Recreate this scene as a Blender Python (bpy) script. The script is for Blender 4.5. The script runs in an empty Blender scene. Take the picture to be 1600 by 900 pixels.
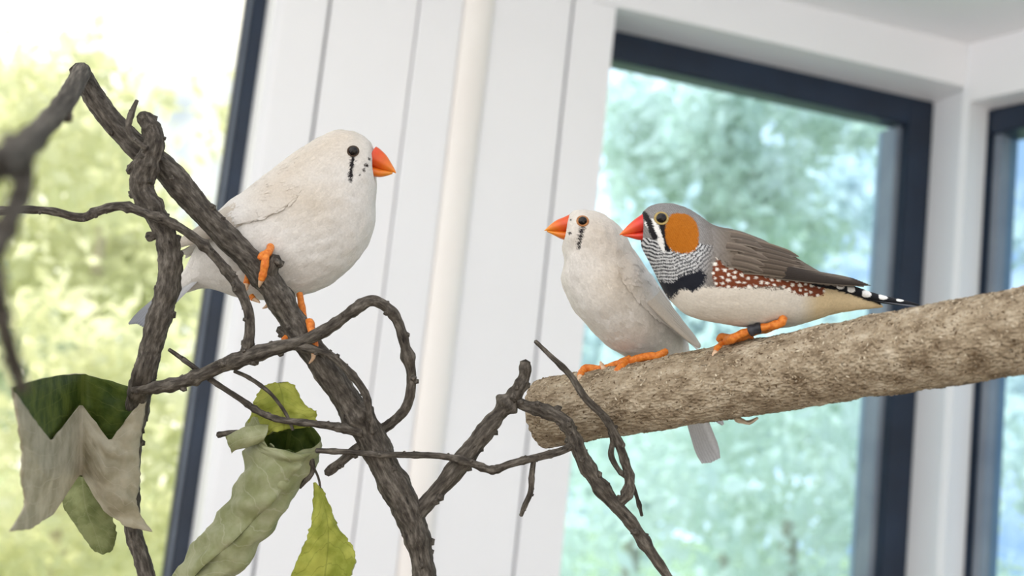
import bpy, math, random
import numpy as np
from mathutils import Vector, Matrix, noise
from mathutils.bvhtree import BVHTree

random.seed(7); rng = np.random.default_rng(7)
scene = bpy.context.scene
col = scene.collection

# ------------------------------------------------------------------ camera
F_PX = 2000.0
PITCH, ROLL = math.radians(8.6), math.radians(6.2)
CAM = Vector((0, 0, 1.5))
FWD = Vector((0, math.cos(PITCH), math.sin(PITCH)))
U0 = Vector((0, -math.sin(PITCH), math.cos(PITCH)))
R0 = Vector((1, 0, 0))
XC = R0 * math.cos(ROLL) + U0 * math.sin(ROLL)
YC = -R0 * math.sin(ROLL) + U0 * math.cos(ROLL)
cd = bpy.data.cameras.new('camera'); cam = bpy.data.objects.new('camera', cd); col.objects.link(cam)
cam.matrix_world = Matrix(((XC.x, YC.x, -FWD.x, CAM.x), (XC.y, YC.y, -FWD.y, CAM.y), (XC.z, YC.z, -FWD.z, CAM.z), (0, 0, 0, 1)))
cd.sensor_width = 36; cd.lens = F_PX / 1600 * 36; cd.clip_start = 0.02; cd.clip_end = 200
cd.dof.use_dof = True; cd.dof.focus_distance = 0.428; cd.dof.aperture_fstop = 45 / 3.2
scene.camera = cam

# ------------------------------------------------------------------ sky and exposure
world = bpy.data.worlds.new('sky'); scene.world = world; world.use_nodes = True
nt = world.node_tree; nt.nodes.clear()
wo = nt.nodes.new('ShaderNodeOutputWorld'); bg = nt.nodes.new('ShaderNodeBackground')
tc = nt.nodes.new('ShaderNodeTexCoord'); nz = nt.nodes.new('ShaderNodeTexNoise'); rp = nt.nodes.new('ShaderNodeValToRGB')
nz.inputs['Scale'].default_value = 9; nz.inputs['Detail'].default_value = 3
rp.color_ramp.elements[0].position = 0.38; rp.color_ramp.elements[0].color = (0.56, 0.70, 0.92, 1)
rp.color_ramp.elements[1].position = 0.56; rp.color_ramp.elements[1].color = (1.86, 1.83, 1.80, 1)
# thinner, bluer cloud away from the sun's side of the sky
sx_ = nt.nodes.new('ShaderNodeSeparateXYZ'); ma = nt.nodes.new('ShaderNodeMath'); ma.operation = 'MULTIPLY_ADD'; ma.inputs[1].default_value = -0.3
nt.links.new(tc.outputs['Generated'], nz.inputs['Vector']); nt.links.new(tc.outputs['Generated'], sx_.inputs[0])
nt.links.new(sx_.outputs[0], ma.inputs[0]); nt.links.new(nz.outputs['Fac'], ma.inputs[2]); nt.links.new(ma.outputs[0], rp.inputs['Fac'])
nt.links.new(rp.outputs['Color'], bg.inputs['Color']); nt.links.new(bg.outputs['Background'], wo.inputs['Surface'])
bg.inputs['Strength'].default_value = 1.1
sd_ = bpy.data.lights.new('sun', 'SUN'); sd_.energy = 4.5; sd_.angle = math.radians(4); sd_.color = (1.0, 0.96, 0.88)
sun = bpy.data.objects.new('sun', sd_); col.objects.link(sun)
sun.rotation_euler = Vector((0.25, -0.55, -0.80)).to_track_quat('-Z', 'Y').to_euler()
vs = scene.view_settings
vs.view_transform = 'Standard'; vs.look = 'None'; vs.gamma = 1; vs.use_curve_mapping = False; vs.exposure = 0.10


# ------------------------------------------------------------------ helpers
def W(px, py, d):
    """point seen at pixel (px,py) of the 1600x900 photo, d metres along the view axis"""
    return CAM + (FWD + XC * ((px - 800) / F_PX) - YC * ((py - 450) / F_PX)) * d

def lin(c):
    c = np.asarray(c, float)
    if c.max() > 1.0: c = c / 255.0
    return np.where(c <= 0.04045, c / 12.92, ((c + 0.055) / 1.055) ** 2.4)

def lin_arr(c):
    c = np.clip(np.asarray(c, float), 0, 255) / 255.0
    return np.where(c <= 0.04045, c / 12.92, ((c + 0.055) / 1.055) ** 2.4)

def tag(o, label=None, cat=None, group=None, kind=None):
    if label: o['label'] = label
    if cat: o['category'] = cat
    if group: o['group'] = group
    if kind: o['kind'] = kind
    return o

def mesh_obj(name, verts, faces, mat, parent=None, smooth=True, colors=None, normals=None, uvs=None):
    me = bpy.data.meshes.new(name)
    me.from_pydata([tuple(v) for v in verts], [], [tuple(int(i) for i in f) for f in faces])
    if smooth: me.polygons.foreach_set('use_smooth', [True] * len(me.polygons))
    if colors is not None:
        a = me.color_attributes.new('tint', 'FLOAT_COLOR', 'POINT')
        cc = np.ones((len(me.vertices), 4), np.float32); cc[:, :3] = colors
        a.data.foreach_set('color', cc.ravel())
    if uvs is not None:
        ul = me.uv_layers.new(name='uv')
        li = np.zeros(len(me.loops), np.int32); me.loops.foreach_get('vertex_index', li)
        ul.data.foreach_set('uv', np.asarray(uvs, np.float32)[li].ravel())
    for m in (mat if isinstance(mat, (list, tuple)) else [mat]): me.materials.append(m)
    me.validate(); me.update()
    if normals is not None: me.normals_split_custom_set_from_vertices([tuple(n) for n in normals])
    o = bpy.data.objects.new(name, me); col.objects.link(o)
    if parent is not None: o.parent = parent
    return o

def empty(name, loc=(0, 0, 0), parent=None):
    o = bpy.data.objects.new(name, None); col.objects.link(o); o.location = loc; o.empty_display_size = 0.02
    if parent is not None: o.parent = parent
    return o

def world_loc(o):
    v = Vector((0, 0, 0))
    while o is not None: v += o.location; o = o.parent
    return v

def cr(points, n):
    """Catmull-Rom resample of an (N,k) array to n samples"""
    P = np.asarray(points, float); N = len(P)
    t = np.linspace(0, N - 1, n); i = np.clip(t.astype(int), 0, N - 2); f = (t - i)[:, None]
    p0 = P[np.clip(i - 1, 0, N - 1)]; p1 = P[i]; p2 = P[i + 1]; p3 = P[np.clip(i + 2, 0, N - 1)]
    return 0.5 * (2 * p1 + (p2 - p0) * f + (2 * p0 - 5 * p1 + 4 * p2 - p3) * f ** 2 + (3 * p1 - p0 - 3 * p2 + p3) * f ** 3)

# materials -------------------------------------------------------------
def new_mat(name):
    m = bpy.data.materials.new(name); m.use_nodes = True
    return m, m.node_tree, m.node_tree.nodes['Principled BSDF']

def noise_mat(name, c1, c2, scale=20, rough=0.6, bump=0.0, bscale=None, detail=4, spec=0.3, dist=0.001, sss=0):
    m, t, b = new_mat(name)
    co = t.nodes.new('ShaderNodeTexCoord'); n = t.nodes.new('ShaderNodeTexNoise'); r = t.nodes.new('ShaderNodeValToRGB')
    n.inputs['Scale'].default_value = scale; n.inputs['Detail'].default_value = detail
    t.links.new(co.outputs['Object'], n.inputs['Vector']); t.links.new(n.outputs['Fac'], r.inputs['Fac'])
    r.color_ramp.elements[0].position = 0.35; r.color_ramp.elements[1].position = 0.65
    r.color_ramp.elements[0].color = (*lin(c1), 1); r.color_ramp.elements[1].color = (*lin(c2), 1)
    t.links.new(r.outputs['Color'], b.inputs['Base Color'])
    b.inputs['Roughness'].default_value = rough; b.inputs['Specular IOR Level'].default_value = spec
    if bump:
        n2 = t.nodes.new('ShaderNodeTexNoise'); n2.inputs['Scale'].default_value = bscale or scale * 3; n2.inputs['Detail'].default_value = 6
        bp = t.nodes.new('ShaderNodeBump'); bp.inputs['Strength'].default_value = bump; bp.inputs['Distance'].default_value = dist
        t.links.new(co.outputs['Object'], n2.inputs['Vector']); t.links.new(n2.outputs['Fac'], bp.inputs['Height'])
        t.links.new(bp.outputs['Normal'], b.inputs['Normal'])
    return m

def tint_mat(name, rough=0.8, spec=0.15, bump=0.0, bscale=900, sheen=0.0, trans=0.0):
    """base colour from the mesh's own colour attribute with fine grain on top"""
    m, t, b = new_mat(name)
    a = t.nodes.new('ShaderNodeVertexColor'); a.layer_name = 'tint'
    co = t.nodes.new('ShaderNodeTexCoord'); n = t.nodes.new('ShaderNodeTexNoise')
    n.inputs['Scale'].default_value = bscale; n.inputs['Detail'].default_value = 3
    t.links.new(co.outputs['Object'], n.inputs['Vector'])
    mp = t.nodes.new('ShaderNodeMapRange'); mp.inputs[1].default_value = 0.3; mp.inputs[2].default_value = 0.7; mp.inputs[3].default_value = 0.93; mp.inputs[4].default_value = 1.05
    t.links.new(n.outputs['Fac'], mp.inputs[0])
    mx = t.nodes.new('ShaderNodeMix'); mx.data_type = 'RGBA'; mx.blend_type = 'MULTIPLY'; mx.inputs[0].default_value = 1
    t.links.new(a.outputs['Color'], mx.inputs[6]); t.links.new(mp.outputs[0], mx.inputs[7])
    t.links.new(mx.outputs[2], b.inputs['Base Color'])
    b.inputs['Roughness'].default_value = rough; b.inputs['Specular IOR Level'].default_value = spec
    if sheen: b.inputs['Sheen Weight'].default_value = sheen
    if bump:
        bp = t.nodes.new('ShaderNodeBump'); bp.inputs['Strength'].default_value = bump; bp.inputs['Distance'].default_value = 0.0003
        t.links.new(n.outputs['Fac'], bp.inputs['Height']); t.links.new(bp.outputs['Normal'], b.inputs['Normal'])
    return m

M = {}
M['white_paint'] = noise_mat('white_paint', (243, 243, 246), (247, 247, 250), 3, 0.45, 0.08, 14, dist=0.002)
M['white_trim'] = noise_mat('white_trim', (243, 244, 248), (247, 248, 251), 3, 0.4)
M['cream_bead'] = noise_mat('cream_bead', (246, 240, 236), (250, 246, 242), 6, 0.4)
M['ceiling'] = noise_mat('ceiling_paint', (245, 245, 248), (249, 249, 252), 2, 0.6)
M['seam'] = noise_mat('seam_backing', (150, 150, 154), (165, 165, 168), 8, 0.8)
M['navy'] = noise_mat('anthracite_frame', (20, 33, 52), (30, 46, 68), 12, 0.35, spec=0.5)
M['grey_frame'] = noise_mat('grey_frame_face', (120, 130, 145), (140, 150, 162), 12, 0.3, spec=0.5)
M['floor'] = noise_mat('floor_boards', (136, 118, 96), (156, 138, 114), 6, 0.5)
M['plain'] = noise_mat('plain_wall_paint', (222, 220, 218), (230, 229, 227), 3, 0.6)
M['lawn'] = noise_mat('lawn', (140, 155, 110), (165, 178, 132), 3, 0.9)
M['trunk'] = noise_mat('tree_bark', (176, 168, 152), (200, 192, 178), 8, 0.9)

def glass_mat(name, tintc):
    m = bpy.data.materials.new(name); m.use_nodes = True; t = m.node_tree; t.nodes.clear()
    o = t.nodes.new('ShaderNodeOutputMaterial'); tr = t.nodes.new('ShaderNodeBsdfTransparent'); gl = t.nodes.new('ShaderNodeBsdfGlossy')
    mx = t.nodes.new('ShaderNodeMixShader'); fr = t.nodes.new('ShaderNodeFresnel'); fr.inputs['IOR'].default_value = 1.35
    tr.inputs['Color'].default_value = (*tintc, 1); gl.inputs['Roughness'].default_value = 0.02
    t.links.new(fr.outputs[0], mx.inputs[0]); t.links.new(tr.outputs[0], mx.inputs[1]); t.links.new(gl.outputs[0], mx.inputs[2]); t.links.new(mx.outputs[0], o.inputs[0])
    return m
M['glass'] = glass_mat('clear_glass', (0.96, 0.95, 0.88))
M['glass_blue'] = glass_mat('blue_tinted_glass', (0.79, 0.92, 1.0))

# ------------------------------------------------------------------ the window wall
A_W = math.radians(17.4)
class Plane:
    """vertical wall plane: u along it, z up, n out of it into the room"""
    def __init__(s, origin, ang):
        s.o = Vector((origin.x, origin.y, 0)); s.d = Vector((math.cos(ang), math.sin(ang), 0)); s.n = Vector((math.sin(ang), -math.cos(ang), 0))
    def uz(s, px, py, off=0.0):
        r = FWD + XC * ((px - 800) / F_PX) - YC * ((py - 450) / F_PX)
        k = ((s.o + s.n * off) - CAM).dot(s.n) / r.dot(s.n); p = CAM + r * k
        return (p - s.o).dot(s.d), p.z
    def pt(s, u, z, n): return s.o + s.d * u + s.n * n + Vector((0, 0, z))

def pbox(name, pl, u0, u1, z0, z1, n0, n1, mat, parent=None, bev=0.0):
    pts = [pl.pt(u, z, n) for u in (u0, u1) for z in (z0, z1) for n in (n0, n1)]
    c = sum(pts, Vector()) / 8
    base = world_loc(parent) if parent is not None else Vector()
    fs = [(0, 1, 3, 2), (4, 6, 7, 5), (0, 4, 5, 1), (2, 3, 7, 6), (0, 2, 6, 4), (1, 5, 7, 3)]
    o = mesh_obj(name, [p - c for p in pts], fs, mat, parent, smooth=False)
    o.location = c - base
    import bmesh
    bm = bmesh.new(); bm.from_mesh(o.data); bmesh.ops.recalc_face_normals(bm, faces=bm.faces)
    if bev: bmesh.ops.bevel(bm, geom=bm.edges[:], offset=bev, segments=2, affect='EDGES')
    bm.to_mesh(o.data); bm.free()
    return o

PB = Plane(CAM + FWD * 1.5, A_W)
def ub(px, py=450, off=0.0): return PB.uz(px, py, off)[0]
Z_LO, DEP = 0.62, 0.075
u_edgeL = PB.uz(440, 0)[0]                       # right edge of the opening of the left window
u_edgeR = PB.uz(962, 30)[0]                      # left edge of the opening of the right window
z_head = PB.uz(965, 12)[1]                       # underside of the lintel
u_corner = PB.uz(1484, 500)[0]
z_ceil = PB.uz(1345, 31)[1]
u_left = ub(-900)
z_sill = 0.95

wall_back = pbox('wall_back', PB, u_edgeL, u_edgeR, 0, z_ceil + 0.3, -0.13, -0.012, M['seam']); tag(wall_back, kind='structure')
us = [u_edgeL] + [PB.uz(x, 0)[0] for x in (517, 655, 724)]
g = 0.0016
for a, b, n1 in ((us[0], us[1], 0.0), (us[1], us[2], 0.0), (us[2], us[3], 0.004)):
    pbox('board', PB, a + g, b - (g if n1 == 0 and b != us[2] else 0), 0, z_ceil + 0.2, -0.02, n1, M['white_paint'], wall_back, 0.0012)
ub1, ub2 = PB.uz(773, 0)[0], PB.uz(897, 0)[0]
pbox('board', PB, ub1, ub2 - g, 0, z_ceil + 0.2, -0.02, 0.0, M['white_paint'], wall_back, 0.0012)
pbox('board', PB, ub2 + g, u_edgeR, 0, z_head + 0.001, -DEP - 0.05, 0.0, M['white_paint'], wall_back, 0.0012)
pbox('board', PB, ub2 + g, u_edgeR, z_head, z_ceil + 0.2, -0.02, -0.001, M['white_paint'], wall_back, 0.0012)
# half-round corner bead between the boards
bu, br = (us[3] + ub1) / 2, (ub1 - us[3]) / 2
vv, ff = [], []
for k in range(13):
    th = math.pi * k / 12
    for z in (0, z_ceil + 0.2): vv.append(PB.pt(bu - br * math.cos(th), z, 0.45 * br * math.sin(th) - 0.001))
for k in range(12): ff.append((2 * k, 2 * k + 1, 2 * k + 3, 2 * k + 2))
bead = mesh_obj('bead_moulding', [v - world_loc(wall_back) for v in vv], ff, M['cream_bead'], wall_back)
# lintel over the right window and wall below it
lint = pbox('trim_1', PB, u_edgeR - 0.03, u_corner + 0.02, z_head, z_ceil + 0.004, -DEP - 0.05, 0.004, M['white_paint'], None, 0.001); tag(lint, kind='structure')
z_bot = 0.9
sillw = pbox('wall_below_window', PB, u_edgeR, u_corner + 0.02, 0, z_bot, -DEP - 0.05, 0.0, M['white_paint']); tag(sillw, kind='structure')
lowl = pbox('wall_left', PB, u_left, u_edgeL, 0, z_bot, -0.15, 0.0, M['white_paint']); tag(lowl, kind='structure')
upl = pbox('trim_2', PB, u_left, u_edgeL, z_ceil - 0.005, z_ceil + 0.3, -0.15, 0.0, M['white_paint']); tag(upl, kind='structure')

# right window: frame stands DEP behind the wall face
uFR = PB.uz(1452, 300, -DEP)[0]                  # outer edge of right frame
zFT = PB.uz(965, 50, -DEP)[1]
w1 = empty('window_1', PB.pt((u_edgeR + uFR) / 2, z_bot, -DEP)); tag(w1, kind='structure')
zT2 = PB.uz(965, 95, -DEP)[1]; uR2 = PB.uz(1411, 300, -DEP)[0]
uR3 = PB.uz(1384, 300, -DEP - 0.03)[0]
pbox('top_rail', PB, u_edgeR - 0.04, uFR, zT2, zFT + 0.05, -DEP - 0.035, -DEP, M['navy'], w1, 0.002)
pbox('side_stile', PB, uR2, uFR, z_bot, zFT, -DEP - 0.035, -DEP + 0.001, M['navy'], w1, 0.002)
pbox('inner_stile', PB, uR3, uR2 + 0.002, z_bot, zT2, -DEP - 0.06, -DEP - 0.012, M['grey_frame'], w1, 0.002)
pbox('side_stile', PB, u_edgeR - 0.05, u_edgeR - 0.006, z_bot, zFT, -DEP - 0.035, -DEP, M['navy'], w1, 0.002)
pbox('bottom_rail', PB, u_edgeR - 0.04, uFR, z_bot, z_bot + 0.05, -DEP - 0.035, -DEP + 0.0005, M['navy'], w1, 0.002)
pbox('glass_pane', PB, u_edgeR - 0.03, uR3 + 0.01, z_bot + 0.02, zT2 + 0.02, -DEP - 0.05, -DEP - 0.045, M['glass_blue'], w1)
jamb = pbox('trim_3', PB, uFR - 0.001, u_corner + 0.06, z_bot, z_head + 0.02, -DEP - 0.05, 0.0, M['white_trim'], None, 0.001); tag(jamb, kind='structure')

# left window
w2 = empty('window_2', PB.pt((u_left + u_edgeL) / 2, z_bot, -0.1)); tag(w2, kind='structure')
DL = 0.10
uL1 = PB.uz(420, 0, -DL)[0]; uL2 = PB.uz(397, 0, -DL)[0]; uL3 = PB.uz(390, 0, -DL - 0.008)[0]
pbox('jamb_lining', PB, uL1 - 0.001, u_edgeL + 0.004, z_bot, z_ceil, -0.15, -0.002, M['white_trim'], w2, 0.001)
pbox('side_stile', PB, uL2 - 0.001, uL1, z_bot, z_ceil, -DL - 0.04, -DL, M['navy'], w2, 0.002)
pbox('glazing_bead', PB, uL3, uL2, z_bot, z_ceil, -DL - 0.04, -DL - 0.008, M['grey_frame'], w2, 0.002)
uL4 = PB.uz(384, 0, -DL - 0.014)[0]
pbox('gasket', PB, uL4, uL3 + 0.001, z_bot, z_ceil, -DL - 0.04, -DL - 0.014, M['navy'], w2, 0.001)
pbox('bottom_rail', PB, u_left, uL4, z_bot, z_bot + 0.05, -DL - 0.04, -DL, M['navy'], w2, 0.002)
pbox('top_rail', PB, u_left, uL4, z_ceil - 0.05, z_ceil, -DL - 0.04, -DL, M['navy'], w2, 0.002)
pbox('glass_pane', PB, u_left, uL4 + 0.01, z_bot + 0.02, z_ceil - 0.02, -DL - 0.03, -DL - 0.025, M['glass'], w2)

# right-hand wall of the bay, meeting the window wall at 106 degrees
pc = PB.pt(u_corner, 0, 0)
PR = Plane(pc, math.atan2(-0.83, 0.56))
zR_head = z_head - 0.02
u1, u2, u3 = PR.uz(1507, 300)[0], PR.uz(1541, 300, -0.04)[0], PR.uz(1560, 300, -0.05)[0]
wr = pbox('wall_right', PR, 0, u1, 0, z_ceil + 0.02, -0.11, 0.0, M['white_trim']); tag(wr, kind='structure')
wr2 = pbox('wall_right_below_window', PR, u1, 1.3, 0, z_bot, -0.11, 0.0, M['white_paint']); tag(wr2, kind='structure')
zR = PR.uz(1520, 158)[1]
lr = pbox('trim_4', PR, u1 - 0.001, 1.3, zR, z_ceil + 0.02, -0.11, 0.001, M['white_paint']); tag(lr, kind='structure')
w3 = empty('window_3', PR.pt(0.5, z_bot, -0.05)); tag(w3, kind='structure')
pbox('side_stile', PR, u1 - 0.001, u2, z_bot, zR, -0.09, -0.04, M['navy'], w3, 0.002)
pbox('inner_stile', PR, u2, u3, z_bot, zR, -0.09, -0.05, M['grey_frame'], w3, 0.002)
pbox('top_rail', PR, u2, 1.3, zR - 0.035, zR, -0.09, -0.041, M['navy'], w3, 0.002)
pbox('bottom_rail', PR, u2, 1.3, z_bot, z_bot + 0.05, -0.09, -0.041, M['navy'], w3, 0.002)
pbox('glass_pane', PR, u3 - 0.005, 1.3, z_bot + 0.03, zR - 0.02, -0.075, -0.07, M['glass_blue'], w3)

# ceiling, floor, lawn, and unseen walls added to steer the light
cl = pbox('ceiling', PB, u_left - 0.1, u_corner + 0.6, z_ceil, z_ceil + 0.08, -0.16, 1.0, M['ceiling']); tag(cl, kind='structure')
fl = pbox('floor', PB, u_left - 0.1, u_corner + 0.9, -0.1, 0.0, -0.16, 3.2, M['floor']); tag(fl, kind='structure')
rw = pbox('wall_rear', PB, u_left - 0.1, u_corner + 0.9, 0, 2.5, 3.0, 3.1, M['plain']); tag(rw, kind='structure')  # unseen wall added behind the camera to cut low frontal light
sw = pbox('wall_side', PB, u_left - 0.2, u_left - 0.1, 0, 1.3, -0.16, 3.1, M['plain']); tag(sw, kind='structure')  # unseen wall added against low side light, kept low so some enters
pe = PR.pt(1.3, 0, 0); ue = (pe - PB.o).dot(PB.d)
sr = pbox('wall_side_right', PB, ue, ue + 0.1, 0, 2.5, (pe - PB.o).dot(PB.n) - 0.05, 3.1, M['plain']); tag(sr, kind='structure')  # unseen closing wall added to stop light coming from the right
lw = mesh_obj('lawn', [(-40, 1.6, -0.25), (40, 1.6, -0.25), (40, 60, -0.25), (-40, 60, -0.25)], [(0, 1, 2, 3)], M['lawn']); tag(lw, kind='structure')

# ------------------------------------------------------------------ trees outside
def leaf_mat(name, c1, c2):
    m = bpy.data.materials.new(name); m.use_nodes = True; t = m.node_tree; t.nodes.clear()
    o = t.nodes.new('ShaderNodeOutputMaterial'); d = t.nodes.new('ShaderNodeBsdfDiffuse'); tr = t.nodes.new('ShaderNodeBsdfTranslucent'); mx = t.nodes.new('ShaderNodeMixShader')
    co = t.nodes.new('ShaderNodeTexCoord'); n = t.nodes.new('ShaderNodeTexNoise'); n.inputs['Scale'].default_value = 2.2; n.inputs['Detail'].default_value = 2
    r = t.nodes.new('ShaderNodeValToRGB'); r.color_ramp.elements[0].position = 0.4; r.color_ramp.elements[1].position = 0.6
    r.color_ramp.elements[0].color = (*lin(c1), 1); r.color_ramp.elements[1].color = (*lin(c2), 1)
    t.links.new(co.outputs['Object'], n.inputs['Vector']); t.links.new(n.outputs['Fac'], r.inputs['Fac'])
    t.links.new(r.outputs[0], d.inputs[0]); t.links.new(r.outputs[0], tr.inputs[0]); mx.inputs[0].default_value = 0.5
    t.links.new(d.outputs[0], mx.inputs[1]); t.links.new(tr.outputs[0], mx.inputs[2]); t.links.new(mx.outputs[0], o.inputs[0])
    return m
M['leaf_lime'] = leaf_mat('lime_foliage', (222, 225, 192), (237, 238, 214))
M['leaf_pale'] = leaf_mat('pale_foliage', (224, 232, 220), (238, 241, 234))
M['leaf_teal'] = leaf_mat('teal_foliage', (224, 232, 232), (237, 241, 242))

def build_tree(name, px, py, dist, rx, rz, nleaf, mat, label, size=0.09, ground=-0.25):
    c = W(px, py, dist)
    root = empty(name, (c.x, c.y, ground))
    tag(root, label, 'tree', 'trees in the garden')
    cz = c.z - ground
    # trunk and limbs
    tv, tf = tube_np([(0, 0, 0), (0.03, 0.02, cz * 0.5), (-0.02, 0, cz)], [0.1, 0.08, 0.03], 10, 8)
    mesh_obj('trunk', tv, tf, M['trunk'], root)
    # crown: clustered leaves
    ncl = 36
    cc = rng.normal(0, 1, (ncl, 3)); cc /= np.linalg.norm(cc, axis=1)[:, None]; cc *= rng.uniform(0.25, 1.0, (ncl, 1)) ** 0.5
    cc *= np.array([rx, rx, rz])
    k = rng.integers(0, ncl, nleaf)
    p = cc[k] + rng.normal(0, 0.14 * rx, (nleaf, 3)); p[:, 2] += cz
    p[:, 2] = np.maximum(p[:, 2], 0.05)
    a = rng.normal(0, 1, (nleaf, 3)); a /= np.linalg.norm(a, axis=1)[:, None]
    b = np.cross(a, rng.normal(0, 1, (nleaf, 3))); b /= np.linalg.norm(b, axis=1)[:, None]
    s = size * rng.uniform(0.6, 1.3, (nleaf, 1))
    v = np.empty((nleaf, 4, 3)); v[:, 0] = p - a * s; v[:, 1] = p + b * s * 0.5; v[:, 2] = p + a * s; v[:, 3] = p - b * s * 0.5
    f = np.arange(nleaf * 4).reshape(-1, 4)
    me = bpy.data.meshes.new('crown'); me.from_pydata(v.reshape(-1, 3).tolist(), [], f.tolist()); me.materials.append(mat)
    o = bpy.data.objects.new('crown', me); col.objects.link(o); o.parent = root; o['kind'] = 'stuff'
    return root

# tube sweep -------------------------------------------------------------
def tube_np(pts, radii, n, seg, namp=0.0, nscale=400.0, seed=0.0, bumps=0, bump_amp=0.35, caps=True, ridges=0.0):
    P = cr(np.column_stack([np.asarray(pts, float), np.asarray(radii, float)]), n)
    C, Rr = P[:, :3], np.maximum(P[:, 3], 1e-5).copy()
    if bumps:
        rs = np.random.default_rng(int(seed * 1000) + 5)
        tt = np.linspace(0, 1, n)
        L = np.linalg.norm(np.diff(C, axis=0), axis=1).sum()
        for q in rs.uniform(0.02, 0.98, bumps):
            wdt = Rr.mean() * rs.uniform(0.5, 1.0) / L
            Rr *= 1 + bump_amp * rs.uniform(0.3, 1) * np.exp(-((tt - q) / wdt) ** 2)
    T = np.gradient(C, axis=0); T /= np.linalg.norm(T, axis=1)[:, None] + 1e-12
    up = np.array([0.13, 0.9, 0.41]) if abs(T[0] @ np.array([0, 1, 0])) < 0.8 else np.array([1, 0, 0.1])
    A = np.cross(T[0], up); A /= np.linalg.norm(A)
    V, Fc = [], []
    ang = np.linspace(0, 2 * math.pi, seg, endpoint=False)
    for i in range(n):
        A = A - T[i] * (A @ T[i]); A /= np.linalg.norm(A); B = np.cross(T[i], A)
        for k, th in enumerate(ang):
            dvec = A * math.cos(th) + B * math.sin(th); r = Rr[i]
            if namp:
                q = Vector(C[i] + dvec * r) * nscale + Vector((seed, seed * 2.3, 0))
                r = r * (1 + namp * noise.fractal(q, 1.0, 2.0, 3))
            if ridges: r *= 1 + ridges * math.sin(th * 5 + i * 0.11 + seed)
            V.append(C[i] + dvec * r)
    for i in range(n - 1):
        for k in range(seg):
            a, b = i * seg + k, i * seg + (k + 1) % seg
            Fc.append((a, b, b + seg, a + seg))
    if caps:
        for i, sg in ((0, -1), (n - 1, 1)):
            j = len(V); V.append(C[i] + T[i] * sg * Rr[i] * 0.5)
            for k in range(seg):
                a, b = i * seg + k, i * seg + (k + 1) % seg
                Fc.append((b, a, j) if sg < 0 else (a, b, j))
    return V, Fc

def bark_attr(o, n, seg, radii, length, stretch=0.3):
    co = np.zeros((len(o.data.vertices), 3), np.float32); o.data.vertices.foreach_get('co', co.ravel())
    th = np.linspace(0, 2 * math.pi, seg, endpoint=False); R_ = np.interp(np.linspace(0, 1, n), np.linspace(0, 1, len(radii)), radii)
    s_ = np.linspace(0, length, n) * stretch
    a = np.stack([R_[:, None] * np.cos(th), R_[:, None] * np.sin(th), np.repeat(s_[:, None], seg, 1)], 2).reshape(-1, 3)
    co[:n * seg] = a + 0.37 * len(o.name)
    at = o.data.attributes.new('bark', 'FLOAT_VECTOR', 'POINT'); at.data.foreach_set('vector', co.ravel())

def blob(c, r, squash, rs):
    """small irregular bud (12-sided lump) for bark"""
    t = (1 + 5 ** 0.5) / 2
    vs = np.array([(-1, t, 0), (1, t, 0), (-1, -t, 0), (1, -t, 0), (0, -1, t), (0, 1, t), (0, -1, -t), (0, 1, -t), (t, 0, -1), (t, 0, 1), (-t, 0, -1), (-t, 0, 1)], float) / 1.9
    fs = [(0, 11, 5), (0, 5, 1), (0, 1, 7), (0, 7, 10), (0, 10, 11), (1, 5, 9), (5, 11, 4), (11, 10, 2), (10, 7, 6), (7, 1, 8), (3, 9, 4), (3, 4, 2), (3, 2, 6), (3, 6, 8), (3, 8, 9), (4, 9, 5), (2, 4, 11), (6, 2, 10), (8, 6, 7), (9, 8, 1)]
    vs = vs * (1 + rs.uniform(-0.25, 0.25, (12, 1))) * squash
    return vs * r + c, fs

# the trees are placed with their crowns around view lines through the panes
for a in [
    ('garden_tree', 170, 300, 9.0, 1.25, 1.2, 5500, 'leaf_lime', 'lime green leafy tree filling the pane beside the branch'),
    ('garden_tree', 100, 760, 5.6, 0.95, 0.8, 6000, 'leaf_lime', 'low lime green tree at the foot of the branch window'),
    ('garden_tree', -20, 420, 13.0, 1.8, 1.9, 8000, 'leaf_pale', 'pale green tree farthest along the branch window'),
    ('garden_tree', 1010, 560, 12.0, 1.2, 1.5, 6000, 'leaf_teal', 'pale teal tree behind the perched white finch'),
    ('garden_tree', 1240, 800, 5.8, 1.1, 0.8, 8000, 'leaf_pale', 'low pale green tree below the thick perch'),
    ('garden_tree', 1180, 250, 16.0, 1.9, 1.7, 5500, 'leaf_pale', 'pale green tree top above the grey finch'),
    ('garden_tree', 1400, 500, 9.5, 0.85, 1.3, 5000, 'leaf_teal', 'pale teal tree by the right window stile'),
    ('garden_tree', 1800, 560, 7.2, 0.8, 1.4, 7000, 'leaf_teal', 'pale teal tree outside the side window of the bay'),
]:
    build_tree(a[0], a[1], a[2], a[3], a[4], a[5], a[6], M[a[7]], a[8], size=0.0085 * a[3])

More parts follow.
